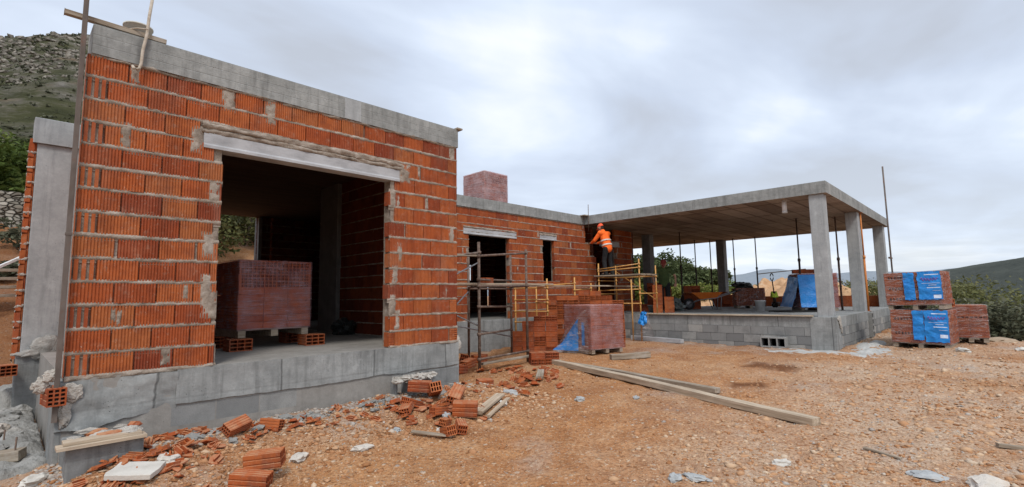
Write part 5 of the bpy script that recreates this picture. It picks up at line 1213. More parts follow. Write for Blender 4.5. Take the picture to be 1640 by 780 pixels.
# blue bag hanging at the plinth
mb = MB()
mb.grid(lambda u, v: (-.05 * math.sin(u * 3.1) * (1 - v) - .06 * mn.fractal(Vector((u * 3, v * 3, 4)), 1, 2, 3), .20 * (u - .5) * (1.5 - v * .7) + .05 * (1 - v), -.36 * (1 - v) + .05 * mn.fractal(Vector((u * 4, 0, v * 4)), 1, 2, 3)), 16, 16)
s = mb.build('blue_bag', 'blue_film', None, (12.60, 7.05, -.52)); s.location = (12.58, 7.12, -.50); tag(s, 'crumpled bright blue plastic hanging from the yellow scaffold post', 'plastic sheet')
mb = MB()
mb.grid(lambda u, v: (-.05 * math.sin(u * 3.1) - .05 * mn.fractal(Vector((u * 3, v * 3, 9)), 1, 2, 3), .42 * (u - .5) * (1.4 - v * .8), -.62 * (1 - v)), 14, 14)
tag(mb.build('clear_film', 'film_clear', None, (12.64, 7.15, -.58)), 'clear film hanging below the blue plastic on the plinth', 'plastic sheet')

# ------------------------------------------------------------------ terrace clutter
wb = empty('wheelbarrow', (17.4, 7.35, FT), 'orange wheelbarrow parked on the terrace with its handles to the right', 'wheelbarrow', rz=R(-55))
mb = MB()     # local x: wheel (-) to handles (+)
ring = lambda x0, x1, w0, z: [(x0, -w0, z), (x1, -w0 * 1.05, z), (x1, w0 * 1.05, z), (x0, w0, z)]
lo = ring(-.26, .22, .16, .36); hi = ring(-.58, .46, .31, .60); hi2 = ring(-.57, .45, .30, .602); lo2 = ring(-.25, .21, .15, .372)
mb.add(lo + hi, [(0, 3, 2, 1), (0, 1, 5, 4), (1, 2, 6, 5), (2, 3, 7, 6), (3, 0, 4, 7)]); mb.add(lo2 + hi2, [(0, 1, 2, 3), (4, 5, 1, 0), (5, 6, 2, 1), (6, 7, 3, 2), (7, 4, 0, 3)])
mb.add(hi + hi2, [(0, 1, 5, 4), (1, 2, 6, 5), (2, 3, 7, 6), (3, 0, 4, 7)]); mb.build('tray', 'barrow_orange', wb, (0, 0, 0), bevel=.012)
mb = MB()
for s_ in (-1, 1): mb.tube([(-.62, s_ * .06, .20), (-.25, s_ * .18, .35), (.25, s_ * .24, .40), (1.02, s_ * .30, .66)], .017, 8); mb.tube([(.10, s_ * .22, .37), (.22, s_ * .26, .01), (.38, s_ * .26, .01), (.42, s_ * .25, .44)], .014, 8)
mb.tube([(.22, -.26, .02), (.22, .26, .02)], .012, 6); mb.build('frame', 'galvanised', wb, (0, 0, 0))
for s_ in (-1, 1):
    mb = MB(); mb.tube([(.88, s_ * .288, .612), (1.05, s_ * .305, .672)], .022, 8); mb.build('handle', 'rubber', wb, (0, 0, 0))
Mw = Matrix.Translation((-.62, 0, .20)) @ Matrix.Rotation(R(90), 4, 'X')
mb = MB(); mb.lathe([(.12, -.035), (.185, -.04), (.20, 0), (.185, .04), (.12, .035)], 24, M=Mw); wt = mb.build('wheel', 'rubber', wb, (0, 0, 0))
mb = MB(); mb.lathe([(.0, -.03), (.125, -.025), (.125, .025), (.0, .03)], 20, M=Mw); mb.build('rim', 'galvanised', wt, (0, 0, 0))
bu = empty('bucket', (16.4, 5.28, FT), 'white plastic bucket on the terrace near its front edge', 'bucket')
mb = MB(); mb.lathe([(.0, 0), (.125, 0), (.15, .30), (.16, .30), (.16, .33), (.145, .33), (.12, .02), (0, .02)], 28); mb.build('body', 'white_plastic', bu, (0, 0, 0))
mb = MB(); mb.tube([(.16 * math.cos(R(205)) * 1.02 + .0, -.16, .30)] + [(-.13 + .02 * k, -.165 - .01 * math.sin(k), .30 - .16 * math.sin(k / 12 * math.pi)) for k in range(13)], .005, 6); mb.build('handle', 'dark_steel', bu, (0, 0, 0))
tb = empty('mixing_tub', (14.55, 7.85, FT), 'round grey mixing tub on the terrace left of the upright brick stack', 'tub')
mb = MB(); mb.lathe([(.0, 0), (.16, 0), (.21, .20), (.225, .20), (.225, .225), (.20, .225), (.15, .02), (0, .02)], 24); mb.build('body', 'tub_grey', tb, (0, 0, 0))
mb = MB(); mb.lathe([(.0, .16), (.19, .15)], 24); mb.build('mortar_fill', 'cement_crust', tb, (0, 0, 0))
rock('plastic_bag', (16.1, 7.9, FT), (.36, .26, .20), 41.2, 'grey green plastic sack lying under the left end of the wheelbarrow', 'bag', 'grey_green_plastic', .7, .8)
rock('plastic_bag', (18.0, 8.4, FT), (.30, .25, .26), 43.2, 'black plastic sack behind the wheelbarrow tray', 'bag', 'black_plastic', .7, .8)
rock('plastic_bag', (4.36, 8.42, FA), (.19, .17, .15), 44.2, 'black rubbish sack on the floor by the inner column', 'bag', 'black_plastic', .6, .85)
tube_thing('hose', [(15.9, 4.9, FT + .02), (16.4, 4.2, FT + .02), (16.1, 3.7, FT + .02), (15.6, 4.2, FT + .02), (15.7, 4.7, FT + .02)], .018, 'rubber', 'dark hose lying on the terrace beside the white bucket', 'hose')
pj = empty('pallet_truck', (20.4, 6.0, FT), 'hand pallet truck standing upright by the blue covered pallet', 'pallet truck', rz=R(-50))
mb = MB(); mb.box((.0, -.25, .07), (1.1, -.09, .12)); mb.box((.0, .09, .07), (1.1, .25, .12)); mb.box((-.06, -.26, .07), (.06, .26, .20)); mb.build('forks', 'dark_steel', pj, (0, 0, 0), bevel=.008)
mb = MB(); mb.tube([(-.06, 0, .15), (-.06, 0, .60)], .055, 12); mb.build('pump', 'dark_steel', pj, (0, 0, 0))
mb = MB(); mb.tube([(-.06, 0, .55), (-.10, 0, 1.02)], .022, 8); mb.tube([(-.10 - .005 * abs(math.sin(a)), .13 * math.sin(a), 1.14 - .13 * math.cos(a)) for a in [i * 2 * math.pi / 16 for i in range(17)]], .018, 8); mb.build('handle', 'dark_steel', pj, (0, 0, 0))
for s_ in (-1, 1):
    mb = MB(); mb.lathe([(.0, -.03), (.08, -.03), (.08, .03), (0, .03)], 18, M=Matrix.Translation((-.06, s_ * .08, .082)) @ Matrix.Rotation(R(90), 4, 'X')); mb.build('wheel', 'rubber', pj, (0, 0, 0))
mb = MB(); mb.grid(lambda u, v: (-.06 + .20 * (u - .5), .10 * math.cos(v * 3.1) + .03 * mn.noise(Vector((u * 4, v * 4, 0))), .60 - .28 * abs(v - .5) * 1.6), 10, 12)
s = mb.build('safety_vest', 'hivis_yellow', None, (20.4, 6.0, FT), (0, 0, R(-50))); tag(s, 'bright yellow safety vest draped over the pallet truck', 'vest')

# ------------------------------------------------------------------ people
def capsule(bm, p, q, r0, r1, n=12, k=5):
    p, q = Vector(p), Vector(q); d = q - p; L = max(1e-4, d.length); M = Matrix.Translation(p) @ d.to_track_quat('Z', 'Y').to_matrix().to_4x4()
    rings = []
    for i in range(k + 1): a = -math.pi / 2 + (math.pi / 2) * i / k; rings.append((r0 * math.cos(a), r0 * math.sin(a)))
    for i in range(k + 1): a = (math.pi / 2) * i / k; rings.append((r1 * math.cos(a), L + r1 * math.sin(a)))
    V = [[bm.verts.new(M @ Vector((max(r, 1e-5) * math.cos(6.28318 * j / n), max(r, 1e-5) * math.sin(6.28318 * j / n), z))) for j in range(n)] for r, z in rings]
    for i in range(len(V) - 1):
        for j in range(n): bm.faces.new((V[i][j], V[i][(j + 1) % n], V[i + 1][(j + 1) % n], V[i + 1][j]))
    bm.faces.new(V[0][::-1]); bm.faces.new(V[-1])
def fused(name, caps, voxel, m, parent, smooth=4):
    bm = bmesh.new()
    for c in caps: capsule(bm, *c)
    me = bpy.data.meshes.new(name); bm.to_mesh(me); bm.free(); me.materials.append(MATS[m])
    o = bpy.data.objects.new(name, me); COL.objects.link(o)
    rm = o.modifiers.new('Remesh', 'REMESH'); rm.mode = 'VOXEL'; rm.voxel_size = voxel; rm.use_smooth_shade = True
    s = o.modifiers.new('Smooth', 'SMOOTH'); s.iterations = smooth; s.factor = .5
    if parent is not None: o.parent = parent
    return o
def hand_caps(w, tip_dir, side, curl=.35):
    w = Vector(w); d = Vector(tip_dir).normalized(); s = Vector(side).normalized(); n = d.cross(s).normalized(); out = []
    out.append((w, w + d * .05, .026, .030)); 
    for i in (-1, 0, 1): out.append((w + d * .02 + s * .018 * i, w + d * .085 + s * .026 * i, .017, .015))
    for i, L in enumerate((.068, .078, .073, .056)):
        b = w + d * .09 + s * (.033 - .022 * i); m1 = b + d * L * .5 + n * L * curl * .25; t_ = m1 + d * L * .38 + n * L * curl * .6
        out.append((b, m1, .0095, .009)); out.append((m1, t_, .009, .0075))
    b = w + d * .03 + s * .026; m1 = b + d * .035 + s * .026 + n * .012; t_ = m1 + d * .030 + s * .004 + n * .012
    out.append((b, m1, .012, .011)); out.append((m1, t_, .011, .009)); return out
def head_caps(c, f, up, side):
    c, f, up, side = Vector(c), Vector(f), Vector(up), Vector(side)
    return [(c + up * .02 - f * .015, c + up * .03 + f * .01, .095, .093), (c - up * .045 + f * .035, c - up * .055 + f * .04, .062, .058), (c - up * .085 + f * .055, c - up * .09 + f * .06, .034, .03), (c + f * .095 + up * .015, c + f * .118 - up * .022, .010, .017),
            (c + side * .09 + up * .015, c + side * .095 - up * .025, .02, .013), (c - side * .09 + up * .015, c - side * .095 - up * .025, .02, .013), (c + f * .085 + side * .03 + up * .035, c + f * .085 - side * .03 + up * .035, .016, .016), (c + f * .092 + side * .018 - up * .052, c + f * .092 - side * .018 - up * .052, .011, .011)]
def face_bits(par, c, f, up, side):
    c, f, up, side = Vector(c), Vector(f), Vector(up), Vector(side)
    for s_ in (-1, 1):
        mb = MB(); mb.lump(c + f * .083 + side * .034 * s_ + up * .012, .013, .013, .010, 1, 0); mb.build('eye', 'eye_dark', par, (0, 0, 0))
def person(loc, rz, label, P, up_m, trou_m, capm, long_sleeve, band=False):
    """P: joint positions in local space (facing -y is NOT assumed; local +x is forward)"""
    e = empty('person', loc, label, 'person', rz=rz)
    f, up, side = Vector(P['f']), Vector(P['up']), Vector((0, 1, 0)); up = (up - f * up.dot(f)).normalized(); side = up.cross(f).normalized()
    caps = head_caps(P['head'], f, up, side) + [(P['neck'], Vector(P['head']) - up * .07, .058, .052), (P['chest'], P['neck'], .115, .06), (P['pelvis'], P['chest'], .115, .125)]
    for s in 'LR':
        caps += [(P['chest_' + s], P['sh' + s], .08, .062), (P['sh' + s], P['el' + s], .050, .040), (P['el' + s], P['wr' + s], .039, .026), (P['hip' + s], P['kn' + s], .082, .056), (P['kn' + s], P['an' + s], .055, .038), (P['an' + s], Vector(P['an' + s]) + Vector((.16, 0, -.045)), .042, .032)]
        caps += hand_caps(P['wr' + s], P['hd' + s], P['hs' + s])
    body = fused('body', caps, .007, 'skin', e, 3)
    g = .022
    jk = [(P['pelvis'], P['chest'], .115 + g + .012, .128 + g), (P['chest'], P['neck'], .12 + g, .062 + .012), (Vector(P['pelvis']) + Vector((0, .06, .0)), Vector(P['chest']) + Vector((0, .06, 0)), .09 + g, .10 + g), (Vector(P['pelvis']) + Vector((0, -.06, 0)), Vector(P['chest']) + Vector((0, -.06, 0)), .09 + g, .10 + g)]
    for s in 'LR':
        jk += [(P['chest_' + s], P['sh' + s], .085 + g, .064 + g), ]
        if long_sleeve: jk += [(P['sh' + s], P['el' + s], .055 + g, .046 + g * .8), (P['el' + s], Vector(P['el' + s]).lerp(Vector(P['wr' + s]), .93), .045 + g * .8, .036 + g * .4)]
        else: jk += [(P['sh' + s], Vector(P['sh' + s]).lerp(Vector(P['el' + s]), .55), .055 + g, .050 + g * .8)]
    fused('jacket' if long_sleeve else 'shirt', jk, .012, up_m, e, 4)
    tr = [(Vector(P['pelvis']) + Vector((0, 0, -.02)), Vector(P['pelvis']) + Vector((0, 0, .04)), .128, .125)]
    for s in 'LR': tr += [(P['hip' + s], P['kn' + s], .082 + .016, .056 + .022), (P['kn' + s], Vector(P['kn' + s]).lerp(Vector(P['an' + s]), .93), .056 + .022, .038 + .028)]
    fused('trousers', tr, .012, trou_m, e, 4)
    for s in 'LR':
        a = Vector(P['an' + s]); fused('boot', [(a + Vector((-.02, 0, .06)), a + Vector((-.02, 0, -.03)), .052, .05), (a + Vector((-.03, 0, -.035)), a + Vector((.18, 0, -.05)), .05, .040)], .010, 'rubber', e, 2)
    h = Vector(P['head'])
    cp = fused('cap', [(h + up * .062 - f * .03, h + up * .068 + f * .004, .098, .090), (h + up * .052 + f * .08 + side * .04, h + up * .040 + f * .165 + side * .03, .012, .009), (h + up * .052 + f * .08 - side * .04, h + up * .040 + f * .165 - side * .03, .012, .009), (h + up * .055 + f * .08, h + up * .045 + f * .18, .014, .009)], .008, capm, e, 1)
    fused('hair', [(h - f * .045 - up * .005, h - f * .05 - up * .04, .085, .06)], .010, 'hair', e, 1)
    face_bits(e, h, f, up, side)
    if band:
        ax = (Vector(P['chest']) - Vector(P['pelvis'])).normalized()
        for k, fr in enumerate((.25, .62)):
            c = Vector(P['pelvis']).lerp(Vector(P['chest']), fr); r1 = .118 + g + .012
            mb = MB(); q = ax.to_track_quat('Z', 'X').to_matrix(); xx, yy = q @ Vector((1, 0, 0)), q @ Vector((0, 1, 0))
            sy = abs(yy.y) > abs(xx.y)
            pts = []
            for i in range(33):
                a = 6.28318 * i / 32; kx, ky = (r1 + .008, r1 + .052) if sy else (r1 + .052, r1 + .008); pts.append((math.cos(a) * kx, math.sin(a) * ky))
            vs = [c + xx * a + yy * b - ax * .022 for a, b in pts] + [c + xx * a + yy * b + ax * .022 for a, b in pts]
            mb.add(vs, [(i, i + 1, 34 + i - 1 + 1, 33 + i) for i in range(32)], smooth=True); mb.build('reflective_band', 'reflective', e, (0, 0, 0))
    return e
# bricklayer: local +x = forward; standing, bent forward at the waist, both hands on the wall top
P = dict(pelvis=(-.05, 0, .90), chest=(.07, 0, 1.30), neck=(.14, 0, 1.49), head=(.22, 0, 1.60), f=(.86, 0, -.51), up=(.5, 0, .86), chest_L=(.08, .08, 1.38), chest_R=(.08, -.08, 1.38), shL=(.09, .20, 1.41), shR=(.09, -.20, 1.41),
         elL=(.27, .27, 1.18), elR=(.29, -.25, 1.18), wrL=(.50, .18, 1.12), wrR=(.52, -.14, 1.13), hdL=(1, -.1, -.15), hdR=(1, .1, -.15), hsL=(0, -1, .1), hsR=(0, 1, .1),
         hipL=(-.05, .10, .88), hipR=(-.05, -.10, .88), knL=(.02, .12, .48), knR=(-.02, -.13, .48), anL=(-.04, .13, .085), anR=(-.08, -.14, .085))
person((13.10, 8.60, .557), R(82), 'bricklayer in orange high visibility jacket and cap bending over the wall end on the scaffold', P, 'hivis_orange', 'trousers', 'cap_orange', True, True).scale = (.94, .94, .94)
P = dict(pelvis=(-.06, 0, .92), chest=(.06, 0, 1.30), neck=(.13, 0, 1.46), head=(.20, 0, 1.56), f=(.72, 0, -.69), up=(.69, 0, .72), chest_L=(.07, .08, 1.36), chest_R=(.07, -.08, 1.36), shL=(.08, .20, 1.39), shR=(.08, -.20, 1.39),
         elL=(.06, .36, 1.15), elR=(.06, -.36, 1.15), wrL=(.20, .36, .93), wrR=(.22, -.33, .93), hdL=(.6, -.1, -.8), hdR=(.6, .1, -.8), hsL=(0, -1, 0), hsR=(0, 1, 0),
         hipL=(-.05, .10, .90), hipR=(-.05, -.10, .90), knL=(.03, .11, .49), knR=(.03, -.11, .49), anL=(-.03, .12, .085), anR=(-.03, -.12, .085))
person((15.6, 8.02, FT), R(208), 'workman in dark green shirt and red cap looking down behind the upright brick stack', P, 'green_cloth', 'trousers', 'red_cloth', False)

# ------------------------------------------------------------------ trees, shrubs
def leaf_cloud(mb, centres, n, size, rg, flat=.6, inner=.35):
    for _ in range(n):
        c, r = centres[rg.randrange(len(centres))]
        d = Vector((rg.gauss(0, 1), rg.gauss(0, 1), rg.gauss(0, 1))).normalized(); rr = (inner + (1 - inner) * rg.random() ** .6)
        rr *= 1 + .35 * mn.noise(d * 2.2 + Vector(c))
        p = Vector(c) + Vector((d.x * r[0], d.y * r[1], d.z * r[2])) * rr
        s = size * rg.uniform(.5, 1.3); a = Vector((rg.gauss(0, 1), rg.gauss(0, 1), rg.gauss(0, .6))).normalized(); b = a.cross(Vector((rg.gauss(0, 1), rg.gauss(0, 1), rg.gauss(0, 1)))).normalized()
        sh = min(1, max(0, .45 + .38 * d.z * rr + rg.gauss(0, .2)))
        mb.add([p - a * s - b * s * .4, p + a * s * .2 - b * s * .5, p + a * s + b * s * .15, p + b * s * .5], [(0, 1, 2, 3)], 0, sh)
def tree(name, x, y, zb, h, w, label, leaf, group=None, n=2600, size=.14, trunk_h=.35, blobs=9, seed=0, cat='tree', cone=0.0, d=None):
    rg = random.Random(seed); e = empty(name, (x, y, zb), label, cat, group); d = d or w
    mb = MB(); lean = rg.uniform(-.05, .05) * h
    mb.tube([(0, 0, -.2), (lean * .4, .0, h * trunk_h), (lean, 0, h * .8)], [.035 * h ** .8 + .03, .028 * h ** .8 + .02, .01], 7)
    cs = []
    for k in range(blobs):
        a = rg.uniform(0, 6.28); t_ = rg.uniform(0, 1) if k else 1.0; z = h * (trunk_h + (1 - trunk_h) * (.15 + .72 * t_)); rad = (1 - cone * t_) * (.62 if k else .1)
        c = Vector((lean * t_ + math.cos(a) * w * .5 * rad, math.sin(a) * d * .5 * rad, z)); br = (rg.uniform(.30, .48)) * (1 - .5 * cone * t_)
        cs.append((c, (w * .5 * br * 1.25, d * .5 * br * 1.25, h * (1 - trunk_h) * rg.uniform(.16, .28))))
        mb.tube([(lean * .4, 0, h * trunk_h * rg.uniform(.7, 1.3)), c * .6 + Vector((0, 0, h * trunk_h * .4)), c], [.02 * h ** .7, .012 * h ** .7, .005], 5)
    mb.build('trunk', 'trunk', e, (0, 0, 0))
    mb = MB(); leaf_cloud(mb, cs, n, size, rg); zs_ = sorted(p[2] for p in mb.v); k_ = h / zs_[int(len(zs_) * .9985)]
    mb.v = [(p[0], p[1], p[2] * k_) for p in mb.v]; mb.build('crown', leaf, e, (0, 0, 0)); return e
def pol(az, d): return d * math.cos(R(az)), d * math.sin(R(az))
# pine grove behind the terrace
gp = 'pine trees growing behind the terrace'
for k, (az, d, zt, w, lb) in enumerate([(30.4, 40, 2.9, 4.4, 'pine tree farthest left of the grove, beside the dark brick pier'), (28.4, 38, 2.3, 3.0, 'pine tree seen just left of the rear dark column'), (26.9, 44, 3.45, 4.2, 'tallest rounded pine tree above the man in green'), (25.1, 42, 2.3, 3.6, 'pine tree right of the tallest one'), (24.0, 46, 2.15, 3.0, 'mid height pine tree above the wheelbarrow'), (23.0, 48, 2.25, 2.8, 'pine tree above the right end of the wheelbarrow'), (22.0, 47, 1.95, 2.4, 'lowest pine tree next to the dark rear column'), (25.9, 36, 1.3, 3.0, 'low dense pine in front of the tallest one'), (32.5, 39, 3.0, 4.0, 'dark pine tree hidden partly by the brick pier')]):
    x, y = pol(az, d); zb = G0(x, y) - .2; tree('pine_tree', x, y, zb, zt - zb, w, lb, 'leaf_pine', gp, 7000, .13, .30, 13, 100 + k)
gs = 'low bushes behind the terrace'
for k, (az, d, zt, w, lb) in enumerate([(28.0, 31, .7, 3.0, 'yellow green bush below the tallest pine'), (25.8, 33, .5, 3.2, 'yellow green bush behind the thick prop'), (23.3, 34, .6, 3.2, 'yellow green bush below the right pines'), (20.6, 38, .85, 2.6, 'leafy bush just right of the dark rear column'), (18.7, 40, .55, 2.8, 'low leafy bush at the foot of the far hill'), (30.3, 30, .7, 2.6, 'bright leafy bush beside the brick pier')]):
    x, y = pol(az, d); zb = G0(x, y) - .2; tree('bush', x, y, zb, zt - zb, w, lb, 'leaf_yellow' if k != 3 else 'leaf_bright', gs, 3600, .10, .05, 8, 130 + k, 'bush')
# scrub on the right, growing up from the slope below the yard
gr_ = 'shrubs on the slope right of the yard'
for k, (az, d, zt, w, lf, lb) in enumerate([(2.7, 25, .34, 3.6, 'leaf_olive', 'olive green shrub just right of the blue printed stack'), (1.2, 26, .34, 4.6, 'leaf_olive', 'tallest rounded shrub above the low wrapped pallet'), (-.1, 27, -.05, 4.4, 'leaf_olive', 'olive shrub sloping down to the right'), (.8, 21, -.42, 3.6, 'leaf_scrub', 'grey green shrub in front of the rounded shrub'), (-.9, 22, -.70, 3.8, 'leaf_scrub', 'grey green shrub by the right edge'), (-2.2, 25, -.60, 4.6, 'leaf_scrub', 'shrub farthest right on the slope'), (2.3, 20.5, -.35, 2.8, 'leaf_scrub', 'low shrub directly behind the low wrapped pallet'), (-3.6, 23, -1.2, 4.0, 'leaf_scrub', 'shrub beyond the right corner of the yard'), (5.0, 30, .45, 4.4, 'leaf_olive', 'shrub seen between the terrace end column and the blue stack'), (8.0, 34, .6, 6.0, 'leaf_olive', 'shrub seen between the middle and end columns')]):
    x, y = pol(az, d); zb = min(G0(x, y), zt - 2.0) - .2; tree('shrub', x, y, zb, zt - zb, w, lb, lf, gr_, 9000, .075, .02, 20, 160 + k, 'shrub')
# left hillside trees
gl_ = 'leafy trees above the dry stone wall'
for k, (x, y, zb, h, w, lb) in enumerate([(-.5, 25.5, 2.8, 3.1, 3.4, 'bright green tree at the far left above the dry stone wall'), (.7, 27.5, 3.4, 2.8, 3.6, 'bright green tree just left of the wall stub'), (2.6, 28, 3.3, 3.0, 3.6, 'green tree hidden mostly behind the wall stub'), (-2.6, 27, 3.2, 3.2, 3.6, 'bright green tree beyond the left picture edge')]):
    tree('leafy_tree', x, y, zb, h, w, lb, 'leaf_bright', gl_, 6500, .11, .12, 14, 200 + k)
for k, (x, y, zb, h, w, lb) in enumerate([(5.5, 20.5, 1.25, 3.4, 3.0, 'olive tree seen through the back opening of the brick room'), (7.2, 22, 1.6, 3.8, 3.0, 'olive tree right of the one in the back opening'), (3.9, 23, 2.4, 4.4, 3.4, 'olive tree left of the one in the back opening')]):
    tree('olive_tree', x, y, zb, h, w, lb, 'leaf_olive', 'olive trees behind the house', 4200, .09, .12, 11, 220 + k)
# dark dwarf shrubs under the mountain
for k, (x, y, zb, h, w) in enumerate([(.3, 36, 6.0, 2.6, 2.6), (1.9, 37, 6.0, 4.0, 2.6), (-2, 37, 5.8, 2.6, 3.0)]):
    tree('leafy_tree', x, y, zb, h, w, ('dark shrub at the foot of the mountain beside the roof beam', 'dark shrub at the foot of the mountain behind the rusty pole', 'dark shrub at the foot of the mountain at far left')[k], 'leaf_pine', 'dark shrubs at the foot of the mountain', 2600, .14, .05, 9, 240 + k, 'shrub')
for k, (x, y, h, w, lb) in enumerate([(.12, 16.3, .55, .8, 'low scrub plant just above the plank pile'), (-.45, 17.4, .6, 1.0, 'low scrub plant at the far left bank'), (.38, 18.4, .7, 1.0, 'low scrub plant beside the wall stub bricks'), (-.1, 19.8, .7, 1.1, 'low scrub plant below the dry stone wall'), (.55, 20.6, .7, 1.0, 'low scrub plant at the foot of the dry stone wall')]):
    tree('scrub_plant', x, y, G0(x, y) - .1, h, w, lb, 'leaf_scrub', 'low scrub plants on the left bank', 900, .06, .03, 7, 260 + k, 'shrub')
# dry stone wall, planks and rail on the left bank
mb = MB(); mb.grid(lambda u, v: (-4 + 9 * u, 21.9 + .12 * mn.fractal(Vector((u * 25, v * 6, 0)), 1, 2, 4) + .25 * v, 1.75 + 1.75 * v + .12 * mn.noise(Vector((u * 12, 0, 0))) * v), 120, 20); mb.grid(lambda u, v: (-4 + 9 * u, 22.15 + .6 * v, 3.5 + .12 * mn.noise(Vector((u * 12, 0, 0)))), 60, 2)
tag(mb.build('stone_wall', 'drystone', None), 'rough dry stone wall on the hillside at far left', 'wall')
timber('handrail_board', (-.9, 13.6, .05), (.42, 14.2, .98), .09, .05, 'white_plastic', 'pale sloping board leaning on the stacked planks at far left', 'board')
for k in range(4): timber('plank', (-1.2, 14.4, .08 + .17 * k), (.36, 14.5, .14 + .17 * k), .3, .06, 'wood_grey', '%s weathered plank of the plank pile at far left' % ('lowest', 'second lowest', 'second highest', 'topmost')[k], 'plank', group='weathered planks piled at far left')
timber('plank_post', (.13, 14.35, .0), (.13, 14.35, .82), .07, .07, 'wood_grey', 'short wooden post holding the plank pile at far left', 'post')
# ------------------------------------------------------------------ earth mounds and hills
def mound(x, y, rx, ry, h, sd, label):
    mb = MB(); z0 = G0(x, y) - .3
    mb.grid(lambda u, v: (lambda a, r: (x + math.cos(a) * r * rx, y + math.sin(a) * r * ry, z0 + h * max(0, (1 - r ** 1.6)) * (1 + .6 * mn.fractal(Vector((math.cos(a) * r * 2 + sd, math.sin(a) * r * 2, 0)), 1, 2, 4)) + .12 * mn.fractal(Vector((math.cos(a) * r * rx * 1.5, math.sin(a) * r * ry * 1.5, sd)), 1, 2, 4)))(u * 6.2832, v), 90, 30)
    o = mb.build('earth_mound', 'mound_earth'); tag(o, label, 'earth mound', 'earth mounds behind the terrace')
for az, d, rx, ry, h, sd, lb in ((12.9, 33, 2.6, 4.2, 2.05, 1, 'large orange earth mound behind the pallet truck'), (17.0, 36, 3.0, 4.0, 1.85, 3, 'orange earth mound behind the small dark brick pack'), (22.3, 34, 3.0, 5.0, 1.4, 5, 'pale earth mound behind the orange wheelbarrow'), (26.5, 33, 2.6, 4.0, 1.4, 7, 'pale earth mound behind the thick shoring prop')):
    x, y = pol(az, d); mound(x, y, rx, ry, h, sd, lb)
def hill(name, az0, az1, d0, d1, ridge, mname, nu=200, nv=50, z_base=-12, rough_amp=.10, seed=0, attr=False):
    V = []; rk = []
    for j in range(nv + 1):
        v = j / nv
        for i in range(nu + 1):
            u = i / nu; az = az0 + (az1 - az0) * u; d = d0 + (d1 - d0) * v; x, y = pol(az, d)
            top = ridge(az) * d1 
            prof = sstep(0, 1, v) ** .9 if not attr else (v ** 1.05)
            k = mn.fractal(Vector((x * 9 / d1, y * 9 / d1, seed)), .9, 2, 7); k2 = mn.ridged_multi_fractal(Vector((x * 5 / d1, y * 5 / d1, seed + 3)), 1, 2, 5, 1, 2) if attr else 0
            z = z_base + (top - z_base) * prof + rough_amp * top * k * (.25 + v) + (.022 * top * (k2 - 1.2) * v if attr else 0)
            V.append((x, y, z)); rk.append(min(1, max(0, .5 * v + .7 * k + .25 * (k2 - 1.0))))
    n = nu + 1; F = [(j * n + i, j * n + i + 1, (j + 1) * n + i + 1, (j + 1) * n + i)[::-1] for j in range(nv) for i in range(nu)]
    b = len(V)
    for i in range(nu + 1): x, y = pol(az0 + (az1 - az0) * i / nu, d1 * 1.3); V.append((x, y, z_base))
    F += [(nv * n + i, nv * n + i + 1, b + i + 1, b + i)[::-1] for i in range(nu)]
    me = bpy.data.meshes.new(name); me.from_pydata(V, [], F); me.materials.append(MATS[mname])
    at_ = me.attributes.new('rockiness', 'FLOAT', 'POINT'); at_.data.foreach_set('value', rk + [0] * (nu + 1)); me.polygons.foreach_set('use_smooth', [True] * len(F)); me.update()
    o = bpy.data.objects.new(name, me); COL.objects.link(o); o['kind'] = 'structure'; return V, n
def ridge_l(az): return .375 + .032 * sstep(92.5, 87.5, az) if False else .372 + .040 * (1 - sstep(87.0, 91.5, az)) - .05 * sstep(92, 100, az) - .22 * (1 - sstep(64, 82, az))
MV, MN = hill('mountain', 55, 122, 34, 230, ridge_l, 'mountain_rock', 240, 110, 4.5, .035, 4, True)
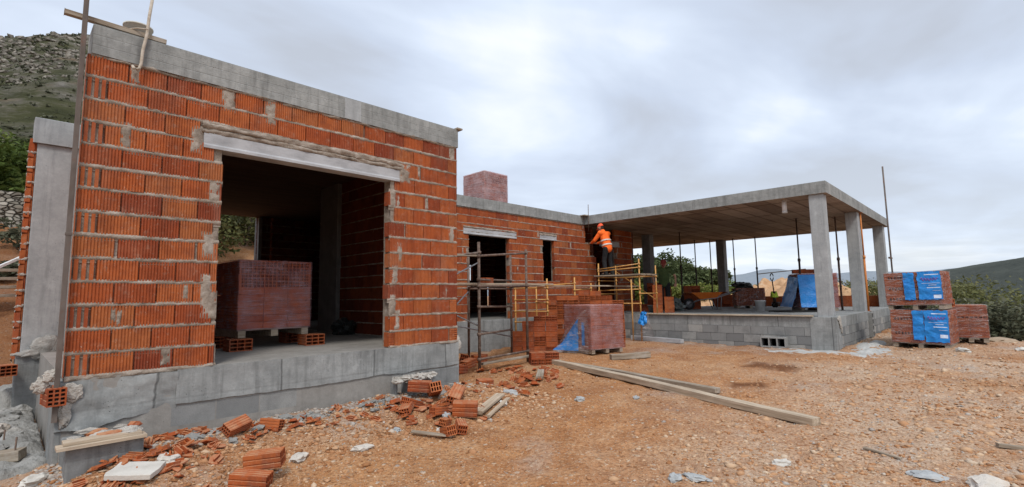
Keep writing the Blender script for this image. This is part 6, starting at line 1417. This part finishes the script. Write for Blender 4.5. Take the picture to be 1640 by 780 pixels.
hill('hill', -30, 5.6, 160, 460, lambda a: (.0285 + (3.1 - a) * .0029) if a < 3.1 else .0285 - (a - 3.1) * .006, 'hill_near_mat', 220, 50, -30, .07, 9)
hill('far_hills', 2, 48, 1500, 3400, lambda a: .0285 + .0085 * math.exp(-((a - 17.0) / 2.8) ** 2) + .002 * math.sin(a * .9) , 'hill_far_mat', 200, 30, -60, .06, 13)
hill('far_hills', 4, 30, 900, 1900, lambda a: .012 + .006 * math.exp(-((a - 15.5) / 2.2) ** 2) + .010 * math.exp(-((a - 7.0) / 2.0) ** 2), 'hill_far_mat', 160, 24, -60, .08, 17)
# shrubs dotted on the mountain
mb = MB(); rg = random.Random(9)
for _ in range(1700):
    az = rg.uniform(80, 97); v = rg.random() ** 1.1; i = int((az - 55) / 67 * 240); j = int(v * 109)
    p = Vector(MV[j * MN + i]); s = math.hypot(p.x, p.y) * rg.uniform(.0012, .0040)
    for k in range(9):
        c = p + Vector((rg.gauss(0, .6), rg.gauss(0, .6), abs(rg.gauss(.3, .3)))) * s; a = Vector((rg.gauss(0, 1), rg.gauss(0, 1), rg.gauss(0, 1))).normalized() * s * .7; b = a.cross(Vector((rg.gauss(0, 1), rg.gauss(0, 1), 1))).normalized() * s * .5
        mb.add([c - a, c + b, c + a, c - b], [(0, 1, 2, 3)], 0, rg.random() * .7)
tag(mb.build('mountain_scrub', 'leaf_scrub', None), 'low dark scrub dotted over the rocky mountain', 'scrub', kind='stuff')
# rocks on the mountain
mb = MB()
for _ in range(1500):
    az = rg.uniform(80, 97); v = .35 + .65 * rg.random(); i = int((az - 55) / 67 * 240); j = int(v * 109); p = MV[j * MN + i]; s = math.hypot(p[0], p[1]) * rg.uniform(.0014, .0058)
    mb.lump((p[0], p[1], p[2] + s * .1), s, s * rg.uniform(.6, 1.2), s * rg.uniform(.4, .9), rg.random() * 90, .6, 0, rg.random(), 1, 1.5, smooth=False)
tag(mb.build('mountain_rocks', 'mountain_stone', None), 'grey limestone outcrops strewn over the mountain', 'rocks', kind='stuff')
